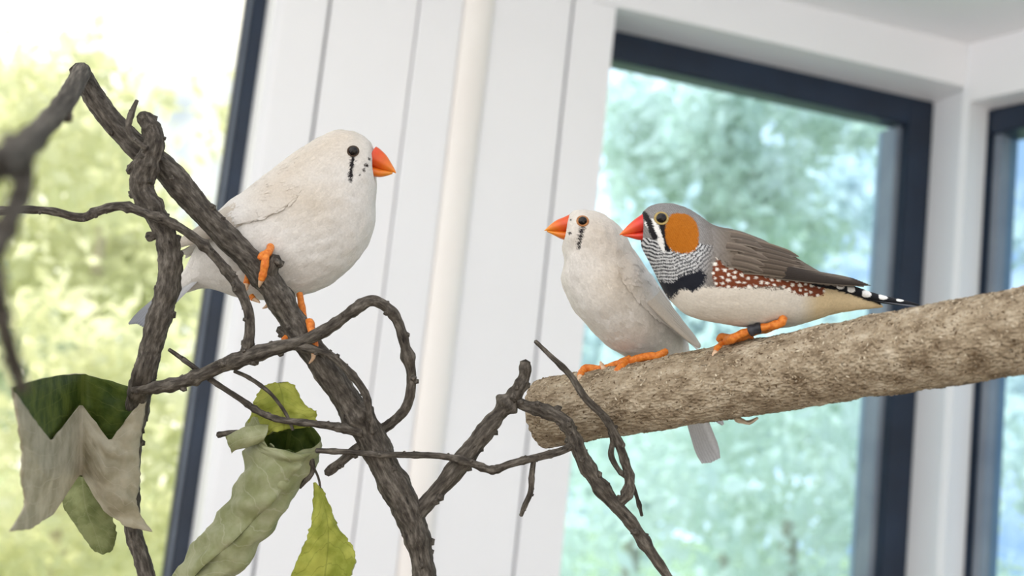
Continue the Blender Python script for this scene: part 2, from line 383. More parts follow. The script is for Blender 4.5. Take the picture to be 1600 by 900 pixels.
# ------------------------------------------------------------------ bark materials
def bark_mat(name, dark, mid, light, s1, s2, spot, bumpd=0.0006):
    m, t, b = new_mat(name)
    co = t.nodes.new('ShaderNodeAttribute'); co.attribute_name = 'bark'
    n1 = t.nodes.new('ShaderNodeTexNoise'); n1.inputs['Scale'].default_value = s1; n1.inputs['Detail'].default_value = 8; n1.inputs['Roughness'].default_value = 0.65
    r1 = t.nodes.new('ShaderNodeValToRGB'); e = r1.color_ramp.elements; e[0].position = 0.32; e[1].position = 0.68
    e[0].color = (*lin(dark), 1); e[1].color = (*lin(light), 1); k = e.new(0.5); k.color = (*lin(mid), 1)
    n2 = t.nodes.new('ShaderNodeTexVoronoi'); n2.inputs['Scale'].default_value = s2
    n3 = t.nodes.new('ShaderNodeTexNoise'); n3.inputs['Scale'].default_value = s2 * 0.9; n3.inputs['Detail'].default_value = 4
    r2 = t.nodes.new('ShaderNodeValToRGB'); r2.color_ramp.elements[0].position = 0.28; r2.color_ramp.elements[1].position = 0.36
    r2.color_ramp.elements[0].color = (spot, spot, spot, 1); r2.color_ramp.elements[1].color = (1, 1, 1, 1)
    mx = t.nodes.new('ShaderNodeMix'); mx.data_type = 'RGBA'; mx.blend_type = 'MULTIPLY'; mx.inputs[0].default_value = 1
    for nn in (n1, n2, n3): t.links.new(co.outputs['Vector'], nn.inputs['Vector'])
    t.links.new(n1.outputs['Fac'], r1.inputs['Fac']); t.links.new(n3.outputs['Fac'], r2.inputs['Fac'])
    t.links.new(r1.outputs['Color'], mx.inputs[6]); t.links.new(r2.outputs['Color'], mx.inputs[7]); t.links.new(mx.outputs[2], b.inputs['Base Color'])
    ad = t.nodes.new('ShaderNodeMath'); ad.operation = 'ADD'
    t.links.new(n1.outputs['Fac'], ad.inputs[0]); t.links.new(n2.outputs['Distance'], ad.inputs[1])
    bp = t.nodes.new('ShaderNodeBump'); bp.inputs['Strength'].default_value = 0.8; bp.inputs['Distance'].default_value = bumpd
    t.links.new(ad.outputs[0], bp.inputs['Height']); t.links.new(bp.outputs['Normal'], b.inputs['Normal'])
    b.inputs['Roughness'].default_value = 0.85; b.inputs['Specular IOR Level'].default_value = 0.2
    return m
M['twig'] = bark_mat('grey_twig_bark', (44, 39, 35), (78, 72, 65), (118, 111, 102), 800, 900, 0.3, 0.0006)
M['perch'] = bark_mat('pale_perch_bark', (98, 80, 60), (160, 144, 121), (196, 182, 160), 210, 1000, 0.35, 0.0014)
M['cut_wood'] = noise_mat('cut_wood', (190, 170, 140), (222, 206, 180), 300, 0.8, 0.6, 700, dist=0.001)

D_BR = 0.42
def tube_part(name, pts, parent, mat='twig', D=D_BR, seg=14, step=4.0, namp=0.08, bumps=None, buds=0, seed=None, bump_amp=0.28):
    """pts: (px, py, radius px, depth offset px)"""
    seed = seed if seed is not None else random.random() * 50
    base = world_loc(parent)
    wp = [W(p[0], p[1], D + (p[3] if len(p) > 3 else 0) * D / F_PX) - base for p in pts]
    rr = [p[2] * (D + (p[3] if len(p) > 3 else 0) * D / F_PX) / F_PX for p in pts]
    L = sum(math.dist(pts[i][:2], pts[i + 1][:2]) for i in range(len(pts) - 1))
    n = max(8, int(L / step))
    V, Fc = tube_np(wp, rr, n, seg, namp, 480.0, seed, int(L / 26) if bumps is None else bumps, bump_amp, ridges=0.03)
    rs = np.random.default_rng(int(seed * 77) + 3)
    C = cr(np.column_stack([np.asarray([tuple(w) for w in wp]), rr]), n)
    for _ in range(int(buds * 1.5)):
        i = rs.integers(2, n - 2); d = rs.normal(0, 1, 3); tdir = C[i + 1, :3] - C[i - 1, :3]; tdir /= np.linalg.norm(tdir)
        d -= tdir * (d @ tdir); d /= np.linalg.norm(d); r = C[i, 3]
        bv, bf = blob(C[i, :3] + d * r * 0.95, min(r, 0.0022) * rs.uniform(0.35, 0.75), 1.0, rs)
        j = len(V); V.extend(list(bv)); Fc.extend([tuple(x + j for x in f) for f in bf])
    o = mesh_obj(name, V, Fc, M[mat], parent); bark_attr(o, n, seg, rr, L * D / F_PX)
    return o

# ------------------------------------------------------------------ forked branch
fb = empty('forked_branch', W(668, 940, D_BR))
tag(fb, 'long bare grey forked branch slanting up to the left, gripped by a white finch', 'branch')
tube_part('stem', [(121, 104, 13), (132, 126, 16), (160, 170, 17), (205, 221, 18), (262, 268, 19), (300, 312, 18.5), (345, 362, 18.5), (392, 408, 18.5), (425, 448, 19), (450, 490, 19), (480, 535, 20), (520, 592, 20.5), (552, 640, 22), (578, 680, 23), (605, 738, 21.5), (636, 795, 22), (654, 850, 18.5), (665, 910, 17), (672, 960, 17)], fb, seg=26, step=2.6, namp=0.07, buds=24, seed=1.7, bump_amp=0.10)
tube_part('fork', [(640, 815, 16), (665, 788, 13), (700, 748, 13), (732, 708, 14), (760, 672, 13), (785, 640, 11), (803, 618, 11), (818, 592, 9), (821, 565, 8)], fb, seg=20, step=3, buds=12, seed=2.2)
tube_part('twig', [(796, 622, 8), (820, 634, 9), (850, 642, 10), (878, 655, 10), (895, 680, 10), (908, 712, 11), (930, 750, 11), (955, 782, 11), (985, 815, 10), (1012, 855, 9), (1040, 896, 7), (1060, 930, 6)], fb, seg=16, buds=14, seed=3.1)
tube_part('twig', [(836, 533, 3), (860, 556, 4, -4), (890, 585, 5, -8), (915, 622, 6, -14), (945, 652, 6, -14), (962, 682, 7, -8), (976, 720, 7, 0), (984, 752, 8, 0), (976, 778, 8, 0), (958, 786, 8, 0)], fb, seg=14, buds=6, seed=4.4)
tube_part('twig', [(952, 672, 3), (957, 690, 4), (955, 712, 5), (967, 735, 4), (985, 752, 4, 9), (996, 780, 3, 9), (1003, 806, 2.5, 5)], fb, seg=10, buds=3, seed=5.3)
tube_part('twig', [(494, 704, 4, -26), (540, 706, 4.5, -27), (590, 710, 4.5, -26), (640, 711, 5, -20), (690, 713, 5, -18), (732, 722, 6, -17), (768, 734, 6, -15), (800, 724, 6, -12), (850, 712, 6, -8), (884, 702, 6, -4), (896, 690, 6, 0)], fb, seg=12, buds=9, seed=6.1)
tube_part('twig', [(834, 716, 4, -6), (831, 740, 4.5, -6), (829, 768, 4.5, -6), (820, 790, 4, -6), (814, 806, 3, -6)], fb, seg=10, buds=4, seed=7.7)
tube_part('twig', [(264, 546, 3, -30), (295, 568, 4, -30), (330, 594, 4, -31), (370, 620, 4.5, -31), (408, 645, 5, -30), (440, 656, 5, -30), (490, 662, 5.5, -28), (530, 668, 7, -24), (565, 676, 9, -16)], fb, seg=12, buds=7, seed=8.3)
tube_part('twig', [(510, 740, 6, -6), (530, 724, 7, -4), (556, 702, 8, 0), (578, 690, 9, 0)], fb, seg=12, buds=3, seed=9.4)
tube_part('stub', [(436, 513, 7, 4), (446, 522, 8, 4), (468, 536, 8, 4)], fb, seg=12, buds=2, seed=9.9)
tube_part('stub', [(419, 432, 11, -6), (427, 412, 11, -10), (433, 403, 11, -10)], fb, seg=12, buds=3, seed=10.4)
# second limb of the crotch, swinging forward out of focus
tube_part('limb', [(128, 112, 14, 0), (104, 156, 16, -500), (64, 203, 18, -900), (28, 236, 25, -1200), (-10, 262, 26, -1300)], fb, seg=16, step=3, seed=12.2, buds=2)
tube_part('limb', [(32, 225, 17, -1180), (36, 290, 17, -1220), (14, 345, 17, -1250), (-12, 400, 16, -1280)], fb, seg=14, step=3, seed=13.2, buds=2)
tube_part('limb', [(-14, 405, 17, -1280), (0, 490, 14, -1270), (18, 555, 13, -1240), (34, 605, 12, -1200)], fb, seg=14, step=3, seed=14.2, buds=2)

# ------------------------------------------------------------------ hooked branch
hb = empty('hooked_branch', W(236, 940, D_BR))
tag(hb, 'crooked upright grey branch with a knobbly hooked top and arching twigs', 'branch')
tube_part('stem', [(222, 180, 9, -24), (236, 200, 13, -34), (240, 228, 17, -40), (228, 262, 19, -40), (222, 296, 18, -40), (240, 330, 17, -40), (258, 365, 16, -40), (266, 405, 17, -40), (262, 450, 17, -38), (248, 500, 17, -36), (236, 545, 18, -34), (226, 582, 17, -34), (216, 625, 15, 10), (208, 690, 14, 40), (204, 770, 13, 40), (208, 830, 13, 30), (221, 870, 13, 20), (238, 930, 13, 0)], hb, seg=24, step=2.6, namp=0.10, buds=22, seed=21.7, bump_amp=0.14)
tube_part('hook_twig', [(214, 157, 3, -36), (206, 176, 4.5, -44), (200, 198, 4.5, -48), (206, 214, 4.5, -52), (218, 224, 4, -58), (230, 232, 4, -60)], hb, seg=10, buds=3, seed=22)
tube_part('stub', [(226, 252, 9, -40), (212, 258, 8, -42), (201, 270, 6, -42)], hb, seg=12, buds=4, seed=23)
tube_part('stub', [(222, 290, 6, -44), (210, 300, 5, -44), (205, 308, 5, -44)], hb, seg=10, buds=2, seed=24)
tube_part('stub', [(258, 362, 7, -44), (242, 368, 6, -44), (230, 370, 7, -44)], hb, seg=10, buds=3, seed=25)
tube_part('twig', [(-30, 332, 6, -120), (30, 328, 6, -110), (80, 330, 6, -90), (126, 340, 7, -66), (152, 330, 7, -64), (190, 322, 7, -62), (230, 334, 7, -62), (262, 345, 7, -60), (296, 366, 7, -54), (325, 390, 7, -44), (350, 418, 7.5, -40), (372, 448, 8, -40), (388, 485, 8, -40), (390, 520, 8, -40), (384, 552, 10, -40)], hb, seg=14, buds=16, seed=26)
tube_part('twig', [(206, 610, 5, -40), (240, 606, 9, -40), (275, 600, 10, -42), (310, 588, 10, -42), (345, 572, 11, -42), (380, 560, 12, -42), (420, 547, 11, -42), (470, 534, 9, -42), (510, 515, 8.5, -42), (548, 488, 8.5, -36), (578, 470, 9, -30), (604, 480, 8, -28), (622, 504, 8, -24), (634, 545, 7.5, -20), (643, 590, 7.5, -10), (636, 634, 8, 0), (612, 660, 7.5, 10), (585, 678, 7, 14)], hb, seg=16, buds=18, seed=27)
tube_part('twig', [(452, 540, 7, -42), (490, 546, 6, -42), (520, 558, 6, -40), (550, 586, 6, -36), (572, 618, 6, -32), (578, 650, 5, -30), (584, 676, 5, -26)], hb, seg=12, buds=9, seed=28)

# ------------------------------------------------------------------ leaves
def leaf_surface(name, c1, c2, vein, rough=0.55):
    m = bpy.data.materials.new(name); m.use_nodes = True; t = m.node_tree; t.nodes.clear()
    o = t.nodes.new('ShaderNodeOutputMaterial'); b = t.nodes.new('ShaderNodeBsdfPrincipled'); tr = t.nodes.new('ShaderNodeBsdfTranslucent'); ms = t.nodes.new('ShaderNodeMixShader')
    uv = t.nodes.new('ShaderNodeUVMap'); uv.uv_map = 'uv'; sx = t.nodes.new('ShaderNodeSeparateXYZ'); t.links.new(uv.outputs[0], sx.inputs[0])
    def mth(op, a, bb=None, cc=None):
        n = t.nodes.new('ShaderNodeMath'); n.operation = op
        for i, q in enumerate((a, bb, cc)):
            if q is None: continue
            if isinstance(q, (int, float)): n.inputs[i].default_value = q
            else: t.links.new(q, n.inputs[i])
        return n.outputs[0]
    du = mth('ABSOLUTE', mth('SUBTRACT', sx.outputs[0], 0.5))                 # distance from the midrib
    nv_ = t.nodes.new('ShaderNodeTexNoise'); nv_.inputs['Scale'].default_value = 5.0; nv_.inputs['Detail'].default_value = 3; t.links.new(uv.outputs[0], nv_.inputs['Vector'])
    ph = mth('FRACT', mth('MULTIPLY', mth('ADD', mth('SUBTRACT', sx.outputs[1], mth('MULTIPLY', du, 0.55)), mth('MULTIPLY', nv_.outputs['Fac'], 0.22)), 7.0))
    side = mth('LESS_THAN', mth('ABSOLUTE', mth('SUBTRACT', ph, 0.5)), 0.035)
    mid = mth('LESS_THAN', du, 0.014)
    vm = mth('MAXIMUM', side, mid)
    n = t.nodes.new('ShaderNodeTexNoise'); n.inputs['Scale'].default_value = 150; n.inputs['Detail'].default_value = 5
    co = t.nodes.new('ShaderNodeTexCoord'); t.links.new(co.outputs['Object'], n.inputs['Vector'])
    r = t.nodes.new('ShaderNodeValToRGB'); r.color_ramp.elements[0].position = 0.38; r.color_ramp.elements[1].position = 0.62
    r.color_ramp.elements[0].color = (*lin(c1), 1); r.color_ramp.elements[1].color = (*lin(c2), 1); t.links.new(n.outputs['Fac'], r.inputs['Fac'])
    mx = t.nodes.new('ShaderNodeMix'); mx.data_type = 'RGBA'; t.links.new(mth('MULTIPLY', vm, 0.42), mx.inputs[0]); t.links.new(r.outputs[0], mx.inputs[6]); mx.inputs[7].default_value = (*lin(vein), 1)
    t.links.new(mx.outputs[2], b.inputs['Base Color']); t.links.new(mx.outputs[2], tr.inputs[0])
    n2 = t.nodes.new('ShaderNodeTexNoise'); n2.inputs['Scale'].default_value = 420; n2.inputs['Detail'].default_value = 5; t.links.new(co.outputs['Object'], n2.inputs['Vector'])
    bp = t.nodes.new('ShaderNodeBump'); bp.inputs['Strength'].default_value = 0.6; bp.inputs['Distance'].default_value = 0.0006
    t.links.new(mth('ADD', n2.outputs['Fac'], mth('MULTIPLY', vm, 0.5)), bp.inputs['Height']); t.links.new(bp.outputs['Normal'], b.inputs['Normal'])
    b.inputs['Roughness'].default_value = rough; b.inputs['Specular IOR Level'].default_value = 0.25
    ms.inputs[0].default_value = 0.35; t.links.new(b.outputs[0], ms.inputs[1]); t.links.new(tr.outputs[0], ms.inputs[2]); t.links.new(ms.outputs[0], o.inputs[0])
    return m
M['leaf_under'] = leaf_surface('leaf_underside_grey_green', (156, 160, 114), (184, 186, 148), (200, 200, 168))
M['leaf_beige'] = leaf_surface('leaf_underside_beige', (172, 164, 140), (196, 188, 166), (204, 196, 176))
M['leaf_dark'] = leaf_surface('leaf_upper_dark_green', (58, 76, 28), (92, 106, 46), (110, 120, 60))
M['leaf_olive'] = leaf_surface('leaf_olive_green', (112, 120, 72), (146, 152, 104), (156, 160, 118))
M['leaf_yellow'] = leaf_surface('leaf_upper_yellow_green', (150, 158, 62), (190, 192, 92), (120, 128, 52))

def leaf(name, rows, parent, mats, label, D=D_BR, nu=40, nv=24, wr=3.0, jag=2.5, seed=0.0, straight=False):
    """rows of (px,py,offset px towards camera) control points; u runs down the rows, v across"""
    R = np.asarray(rows, float); nr, nc, _ = R.shape
    G = cr(R.reshape(nr, -1), nu).reshape(nu, nc, 3)
    if straight:
        tq = np.linspace(0, nc - 1, nv); G = np.stack([np.column_stack([np.interp(tq, np.arange(nc), G[i][:, c]) for c in range(3)]) for i in range(nu)])
    else: G = np.stack([cr(G[i], nv) for i in range(nu)])
    base = world_loc(parent); V, UV = [], []
    for i in range(nu):
        for k in range(nv):
            x, y, w = G[i, k]
            q = Vector((x * 0.035, y * 0.035, seed)); w += wr * noise.fractal(q, 1.0, 2.0, 4)
            e = min(k, nv - 1 - k) / nv
            if e < 0.06 or i in (0, nu - 1):
                x += jag * noise.noise(Vector((x * 0.16, y * 0.16, seed + 9))); y += jag * noise.noise(Vector((x * 0.16, y * 0.16, seed + 19)))
            V.append(W(x, y, D - w * D / F_PX) - base); UV.append((k / (nv - 1), i / (nu - 1)))
    Fc = [(i * nv + k, (i + 1) * nv + k, (i + 1) * nv + k + 1, i * nv + k + 1) for i in range(nu - 1) for k in range(nv - 1)]
    o = mesh_obj(name, V, Fc, [M[m] for m in mats], parent, uvs=UV)
    s = o.modifiers.new('thickness', 'SOLIDIFY'); s.thickness = 0.0004; s.material_offset = 1; s.material_offset_rim = 1; s.offset = 0
    if label: o['label'] = label
    return o

# leaf folded over at the left: pale underside faces us, green upper side in the fold
leaf('leaf', [
    [(22, 613, 440), (50, 652, 341), (80, 690, 227), (126, 630, 30), (172, 690, 36), (202, 650, 24), (231, 613, 6)],
    [(27, 660, 423), (54, 690, 330), (84, 712, 216), (126, 652, 38), (168, 712, 42), (198, 690, 30), (223, 660, 8)],
    [(34, 705, 394), (60, 728, 307), (90, 738, 193), (126, 684, 40), (164, 740, 44), (194, 728, 30), (217, 704, 6)],
    [(33, 750, 396), (62, 762, 294), (92, 762, 178), (126, 710, 36), (166, 766, 40), (196, 764, 26), (219, 748, 6)],
    [(38, 790, 373), (62, 792, 286), (92, 784, 168), (126, 728, 28), (168, 790, 30), (196, 798, 20), (214, 790, 6)],
    [(14, 831, 470), (48, 826, 335), (84, 802, 190), (126, 738, 18), (164, 800, 18), (198, 823, 12), (238, 831, 2)],
], hb, ['leaf_beige', 'leaf_beige'], 'grey beige wrinkled underside of the folded leaf', D=D_BR, wr=9, seed=3, straight=True, nv=42)
leaf('leaf', [
    [(18, 606, 443), (55, 594, 282), (95, 586, 110), (128, 584, -22), (160, 592, -20), (195, 602, -14), (230, 610, 4)],
    [(24, 640, 424), (58, 628, 273), (95, 622, 114), (128, 622, -18), (160, 628, -16), (194, 630, -8), (226, 618, 4)],
    [(40, 690, 363), (66, 686, 248), (96, 690, 118), (128, 694, -8), (160, 690, -6), (192, 670, 0), (220, 636, 4)],
    [(60, 740, 281), (80, 736, 195), (104, 740, 92), (130, 744, 0), (156, 730, 0), (188, 700, 2), (214, 660, 4)],
], hb, ['leaf_dark', 'leaf_beige'], 'dark green inner face of the folded leaf', wr=5, seed=4)
leaf('leaf', [
    [(96, 740, -30), (112, 738, -26), (128, 740, -22), (144, 746, -22), (160, 756, -26)],
    [(98, 786, -30), (116, 788, -22), (134, 792, -18), (154, 798, -20), (174, 804, -28)],
    [(118, 820, -30), (132, 826, -22), (148, 830, -18), (166, 832, -22), (182, 832, -30)],
    [(146, 860, -28), (154, 864, -24), (160, 866, -22), (168, 864, -24), (176, 860, -28)],
], hb, ['leaf_olive', 'leaf_dark'], 'small green leaf hanging under the folded leaf', wr=4, seed=5)

# big leaf rolled into a tube
def rolled_leaf(name, axis, parent, mats, label, turns=1.25, nu=70, nv=60, seed=0.0):
    A = cr(np.asarray(axis, float), nu); base = world_loc(parent); V, UV = [], []
    T = np.gradient(A[:, :2], axis=0); T /= np.linalg.norm(T, axis=1)[:, None]
    for i in range(nu):
        cx, cy, r, w0 = A[i]; nx, ny = -T[i, 1], T[i, 0]
        for k in range(nv):
            f = k / (nv - 1); th = 1.75 - turns * 2 * math.pi * (1 - f) + (0.5 - i / nu) * 1.5
            rr = r * (0.90 + 0.20 * f) * (1 + 0.055 * math.sin(f * 26 + i * 0.5 + 2 * noise.noise(Vector((f * 4, i * 0.07, 3)))) + 0.21 * noise.fractal(Vector((f * 8, i * 0.10, seed)), 1, 2, 4))
            a, b = math.cos(th) * rr, math.sin(th) * rr
            slide = (math.sin(th) * 30 + 6 + 9 * noise.noise(Vector((f * 14, 0, seed + 4)))) * max(0.0, 1 - i / 14)
            x = cx + nx * a + T[i, 0] * slide; y = cy + ny * a + T[i, 1] * slide
            V.append(W(x, y, D_BR - (w0 + b) * D_BR / F_PX) - base); UV.append((0.5 + (f - 0.5) * 1.6, i / (nu - 1) * 1.5))
    Fc = [(i * nv + k, i * nv + k + 1, (i + 1) * nv + k + 1, (i + 1) * nv + k) for i in range(nu - 1) for k in range(nv - 1)]
    o = mesh_obj(name, V, Fc, [M[m] for m in mats], parent, uvs=UV)
    s = o.modifiers.new('thickness', 'SOLIDIFY'); s.thickness = 0.0005; s.material_offset = 1; s.offset = 0
    o['label'] = label
    return o
rolled_leaf('leaf', [(455, 672, 44, -16), (446, 700, 48, -16), (432, 735, 46, -12), (412, 772, 43, -8), (388, 812, 40, -4), (360, 850, 38, 0), (330, 885, 36, 0), (300, 925, 32, 0), (280, 960, 26, 0)], fb,
            ['leaf_dark', 'leaf_under'], 'big grey green leaf rolled into a long tube', seed=6)
# upper flaps of the rolled leaf
leaf('leaf', [
    [(408, 606, -10), (420, 600, -6), (435, 597, 0), (452, 598, 2), (464, 610, 0)],
    [(396, 630, -2), (418, 626, 8), (442, 622, 10), (462, 626, 8), (476, 634, 0)],
    [(388, 660, 4), (414, 652, 12), (442, 650, 14), (470, 648, 12), (494, 644, 2)],
    [(392, 690, 6), (418, 678, 14), (444, 672, 16), (472, 668, 12), (493, 664, 4)],
], fb, ['leaf_yellow', 'leaf_under'], 'yellow green crumpled top flap of the rolled leaf', wr=9, jag=4, seed=7)
leaf('leaf', [
    [(384, 662, 0), (392, 650, 2), (396, 640, -4), (402, 628, -12)],
    [(386, 676, 8), (396, 664, 14), (404, 650, 8), (410, 636, -4)],
    [(392, 690, 8), (404, 680, 14), (414, 668, 10), (420, 650, 0)],
], fb, ['leaf_under', 'leaf_under'], None, wr=5, seed=8, nu=20, nv=16)
leaf('leaf', [
    [(420, 664, 24), (418, 672, 32), (414, 684, 34), (408, 690, 24)],
    [(398, 664, 26), (396, 676, 36), (392, 690, 36), (390, 698, 26)],
    [(376, 670, 22), (374, 682, 30), (372, 694, 30), (370, 702, 20)],
    [(354, 682, 14), (356, 692, 18), (360, 702, 18), (362, 708, 12)],
], fb, ['leaf_under', 'leaf_under'], 'small pale curled flap sticking out of the rolled leaf', wr=4, seed=9, nu=24, nv=16)
tube_part('petiole', [(366, 580, 3, -20), (385, 588, 3.5, -24), (404, 600, 3.5, -26), (424, 616, 3, -24), (446, 645, 2.5, -26), (458, 672, 2.5, -26)], fb, seg=8, seed=31, namp=0.1)
tube_part('stub', [(340, 680, 5, 0), (350, 678, 4.5, 0), (372, 676, 4.5, 0), (400, 680, 4, 0)], fb, seg=8, seed=32)
tube_part('petiole', [(484, 722, 3, 0), (494, 738, 2, 0), (499, 752, 2, 0), (500, 762, 2, 0)], fb, seg=8, seed=33, namp=0.1)
tube_part('stub', [(486, 715, 4, 0), (488, 735, 5, 4), (478, 750, 4, 4), (468, 762, 3, 4)], fb, seg=8, seed=34)
# hanging yellow-green leaf
leaf('leaf', [
    [(489, 756, 0), (493, 755, 2), (497, 757, 2), (501, 760, 0), (505, 766, -2)],
    [(490, 790, 8), (498, 788, 8), (506, 790, 0), (512, 792, -6), (518, 798, -12)],
    [(484, 826, 14), (498, 824, 12), (512, 822, 0), (522, 822, -8), (530, 826, -16)],
    [(470, 862, 16), (492, 860, 12), (512, 856, 0), (532, 852, -6), (548, 850, -8)],
    [(454, 900, 14), (484, 900, 10), (508, 896, 0), (532, 888, -4), (556, 876, 0)],
    [(448, 935, 8), (478, 940, 6), (504, 936, 0), (526, 926, 0), (544, 906, 4)],
], fb, ['leaf_yellow', 'leaf_under'], 'translucent yellow green leaf hanging by a thin stalk', wr=5, jag=4, seed=10)

# ------------------------------------------------------------------ the thick perch
def perch_depth(x): return 0.452 + (x - 850) / 625.0 * (0.365 - 0.452)
pr = empty('perch_log', W(1160, 600, perch_depth(1160)))
tag(pr, 'thick pale brown barked log perch with two finches standing on it', 'perch')
def perch_axis(x): return 646 + (x - 850) * (538 - 646) / 625.0
R_P = 0.0119; NR_P = 760
pts = [W(x, perch_axis(x), perch_depth(x)) - pr.location for x in (849, 1000, 1160, 1320, 1480)]
step_ = (pts[4] - pts[3]); pts += [pts[4] + step_ * k for k in (1, 2, 3, 4, 5, 6)]
V, Fc = tube_np(pts, [R_P] * len(pts), NR_P, 150, 0.0, caps=False)
V = np.asarray(V)
ax = np.repeat(cr(np.asarray([tuple(p) for p in pts]), NR_P), 150, axis=0); dv = V - ax; dv /= np.linalg.norm(dv, axis=1)[:, None]
adir = np.asarray(tuple((pts[-1] - pts[0]).normalized()))
disp = np.empty(len(V))
for i in range(len(V)):
    q = Vector(V[i]); along = float(V[i] @ adir)
    lo = noise.noise(q * 60) * 0.0007 + noise.noise(q * 170 + Vector((5, 0, 0))) * 0.0004
    fine = noise.fractal(q * 620, 0.8, 2.1, 3) * 0.00030
    disp[i] = lo + fine
V = V + dv * disp[:, None]
# ragged front end
for k in range(150):
    e = noise.noise(Vector((k * 0.35, 2.0, 0))) * 0.0011
    for j in range(3): V[j * 150 + k] += adir * e * (1 - j / 3)
    V[k] -= dv[k] * 0.0007
Fc.append(tuple(range((NR_P - 1) * 150, NR_P * 150)))
perch_body = mesh_obj('bark', V, Fc, M['perch'], pr); bark_attr(perch_body, NR_P, 150, [R_P, R_P], (pts[-1] - pts[0]).length, 0.6)
ev, ef = [], []
for j, rr in enumerate((1.0, 0.8, 0.5, 0.2)):
    for k in range(60):
        th = 2 * math.pi * k / 60; p = ax[0] + (V[int(k * 2.5)] - ax[0]) * rr
        ev.append(p - adir * (0.0003 * noise.noise(Vector(p) * 500) + 0.0004 * (1 - rr)))
for j in range(3):
    for k in range(60): ef.append((j * 60 + k, j * 60 + (k + 1) % 60, (j + 1) * 60 + (k + 1) % 60, (j + 1) * 60 + k))
ef.append(tuple(range(180, 240)))
mesh_obj('cut_end', ev, ef, M['cut_wood'], pr)
# loose slivers of bark all over the log
rf = np.random.default_rng(5); nfk = 20000
ii = rf.integers(3 * 150, len(V) - 150 * 100, nfk); pp = V[ii]; nn_ = dv[ii]
rnd = rf.normal(0, 1, (nfk, 3)) + adir * 0.8; t1 = rnd - nn_ * (rnd * nn_).sum(1)[:, None]; t1 /= np.linalg.norm(t1, axis=1)[:, None]; t2 = np.cross(nn_, t1)
ln = rf.uniform(0.0002, 0.0009, (nfk, 1)); wdh = rf.uniform(0.00012, 0.00032, (nfk, 1)); lf = rf.uniform(0.00002, 0.00025, (nfk, 1))
FV = np.empty((nfk, 4, 3)); FV[:, 0] = pp - t1 * ln - nn_ * 0.00005; FV[:, 1] = pp + t2 * wdh + nn_ * lf; FV[:, 2] = pp + t1 * ln + nn_ * lf * 0.6; FV[:, 3] = pp - t2 * wdh
pal = np.array([(188, 172, 148), (172, 155, 130), (144, 126, 102), (92, 74, 56), (206, 194, 172), (160, 143, 120)], float)
fc = np.repeat(lin_arr(pal[rf.choice(6, nfk, p=[.16, .22, .24, .16, .07, .15])]), 4, axis=0)
fk = mesh_obj('bark_slivers', FV.reshape(-1, 3), np.arange(nfk * 4).reshape(-1, 4), tint_mat('bark_sliver', 0.8, 0.15), pr, smooth=False, colors=fc); fk['kind'] = 'stuff'
tube_part('peeling_bark', [(1144, 651, 2), (1156, 657, 4), (1170, 660, 4), (1184, 653, 2)], pr, mat='perch', D=0.41, seg=10, seed=43, namp=0.5)
tube_part('stub', [(842, 603, 0.1), (850, 600, 4), (866, 598, 5)], pr, mat='perch', D=0.445, seg=10, seed=41)

# ------------------------------------------------------------------ finches
M['plumage_white'] = tint_mat('white_plumage', 0.85, 0.1, 0.25, 1500, sheen=0.15)
M['plumage_grey'] = tint_mat('patterned_plumage', 0.8, 0.12, 0.2, 1500, sheen=0.05)
for k_ in ('white', 'grey'):
    M['plumage_%s_feather' % k_] = tint_mat('%s_contour_feathers' % k_, 0.85, 0.1, 0.15, 1500, sheen=0.1)

M['beak'] = tint_mat('horny_beak', 0.28, 0.5, 0.1, 600)
M['eye'] = noise_mat('glossy_dark_eye', (14, 9, 8), (22, 14, 10), 300, 0.08, spec=0.35)
M['ring_amber'] = noise_mat('eye_ring_amber', (148, 96, 56), (172, 118, 72), 900, 0.6)
M['ring_olive'] = noise_mat('eye_ring_olive', (150, 128, 74), (172, 148, 92), 900, 0.6)
M['ring_dark'] = noise_mat('eye_ring_brown', (58, 42, 32), (76, 58, 44), 900, 0.6)
M['foot'] = noise_mat('scaly_orange_foot', (200, 102, 30), (226, 138, 56), 900, 0.45, 0.7, 2200, dist=0.0003)
M['claw'] = noise_mat('pale_claw', (196, 160, 128), (222, 190, 160), 500, 0.4)
M['band'] = noise_mat('black_leg_band', (36, 36, 40), (58, 58, 64), 300, 0.35)

def in_poly(x, y, poly):
    inside = np.zeros(x.shape, bool); n = len(poly); j = n - 1
    for i in range(n):
        xi, yi = poly[i]; xj, yj = poly[j]
        c = ((yi > y) != (yj > y)) & (x < (xj - xi) * (y - yi) / (yj - yi + 1e-9) + xi)
        inside ^= c; j = i
    return inside

def seg_dist(x, y, pts):
    d = np.full(x.shape, 1e9)
    for (x0, y0), (x1, y1) in zip(pts[:-1], pts[1:]):
        L = (x1 - x0) ** 2 + (y1 - y0) ** 2
        t = np.clip(((x - x0) * (x1 - x0) + (y - y0) * (y1 - y0)) / L, 0, 1)
        d = np.minimum(d, np.hypot(x - x0 - t * (x1 - x0), y - y0 - t * (y1 - y0)))
    return d

def loft(st, nr, ns):
    """stations (top x, top y, bottom x, bottom y, half width, centre w) -> grid (nr, ns, 3), grid centres"""
    S = cr(np.asarray(st, float), nr); th = np.linspace(0, 2 * math.pi, ns, endpoint=False)
    c = (S[:, 0:2] + S[:, 2:4]) / 2; a = (S[:, 0:2] - S[:, 2:4]) / 2
    G = np.empty((nr, ns, 3))
    G[:, :, 0] = c[:, 0:1] + a[:, 0:1] * np.cos(th); G[:, :, 1] = c[:, 1:2] + a[:, 1:2] * np.cos(th)
    G[:, :, 2] = S[:, 5:6] + np.maximum(S[:, 4:5], 0.3) * np.sin(th)
    C = np.column_stack([c, S[:, 5]])
    return G, C

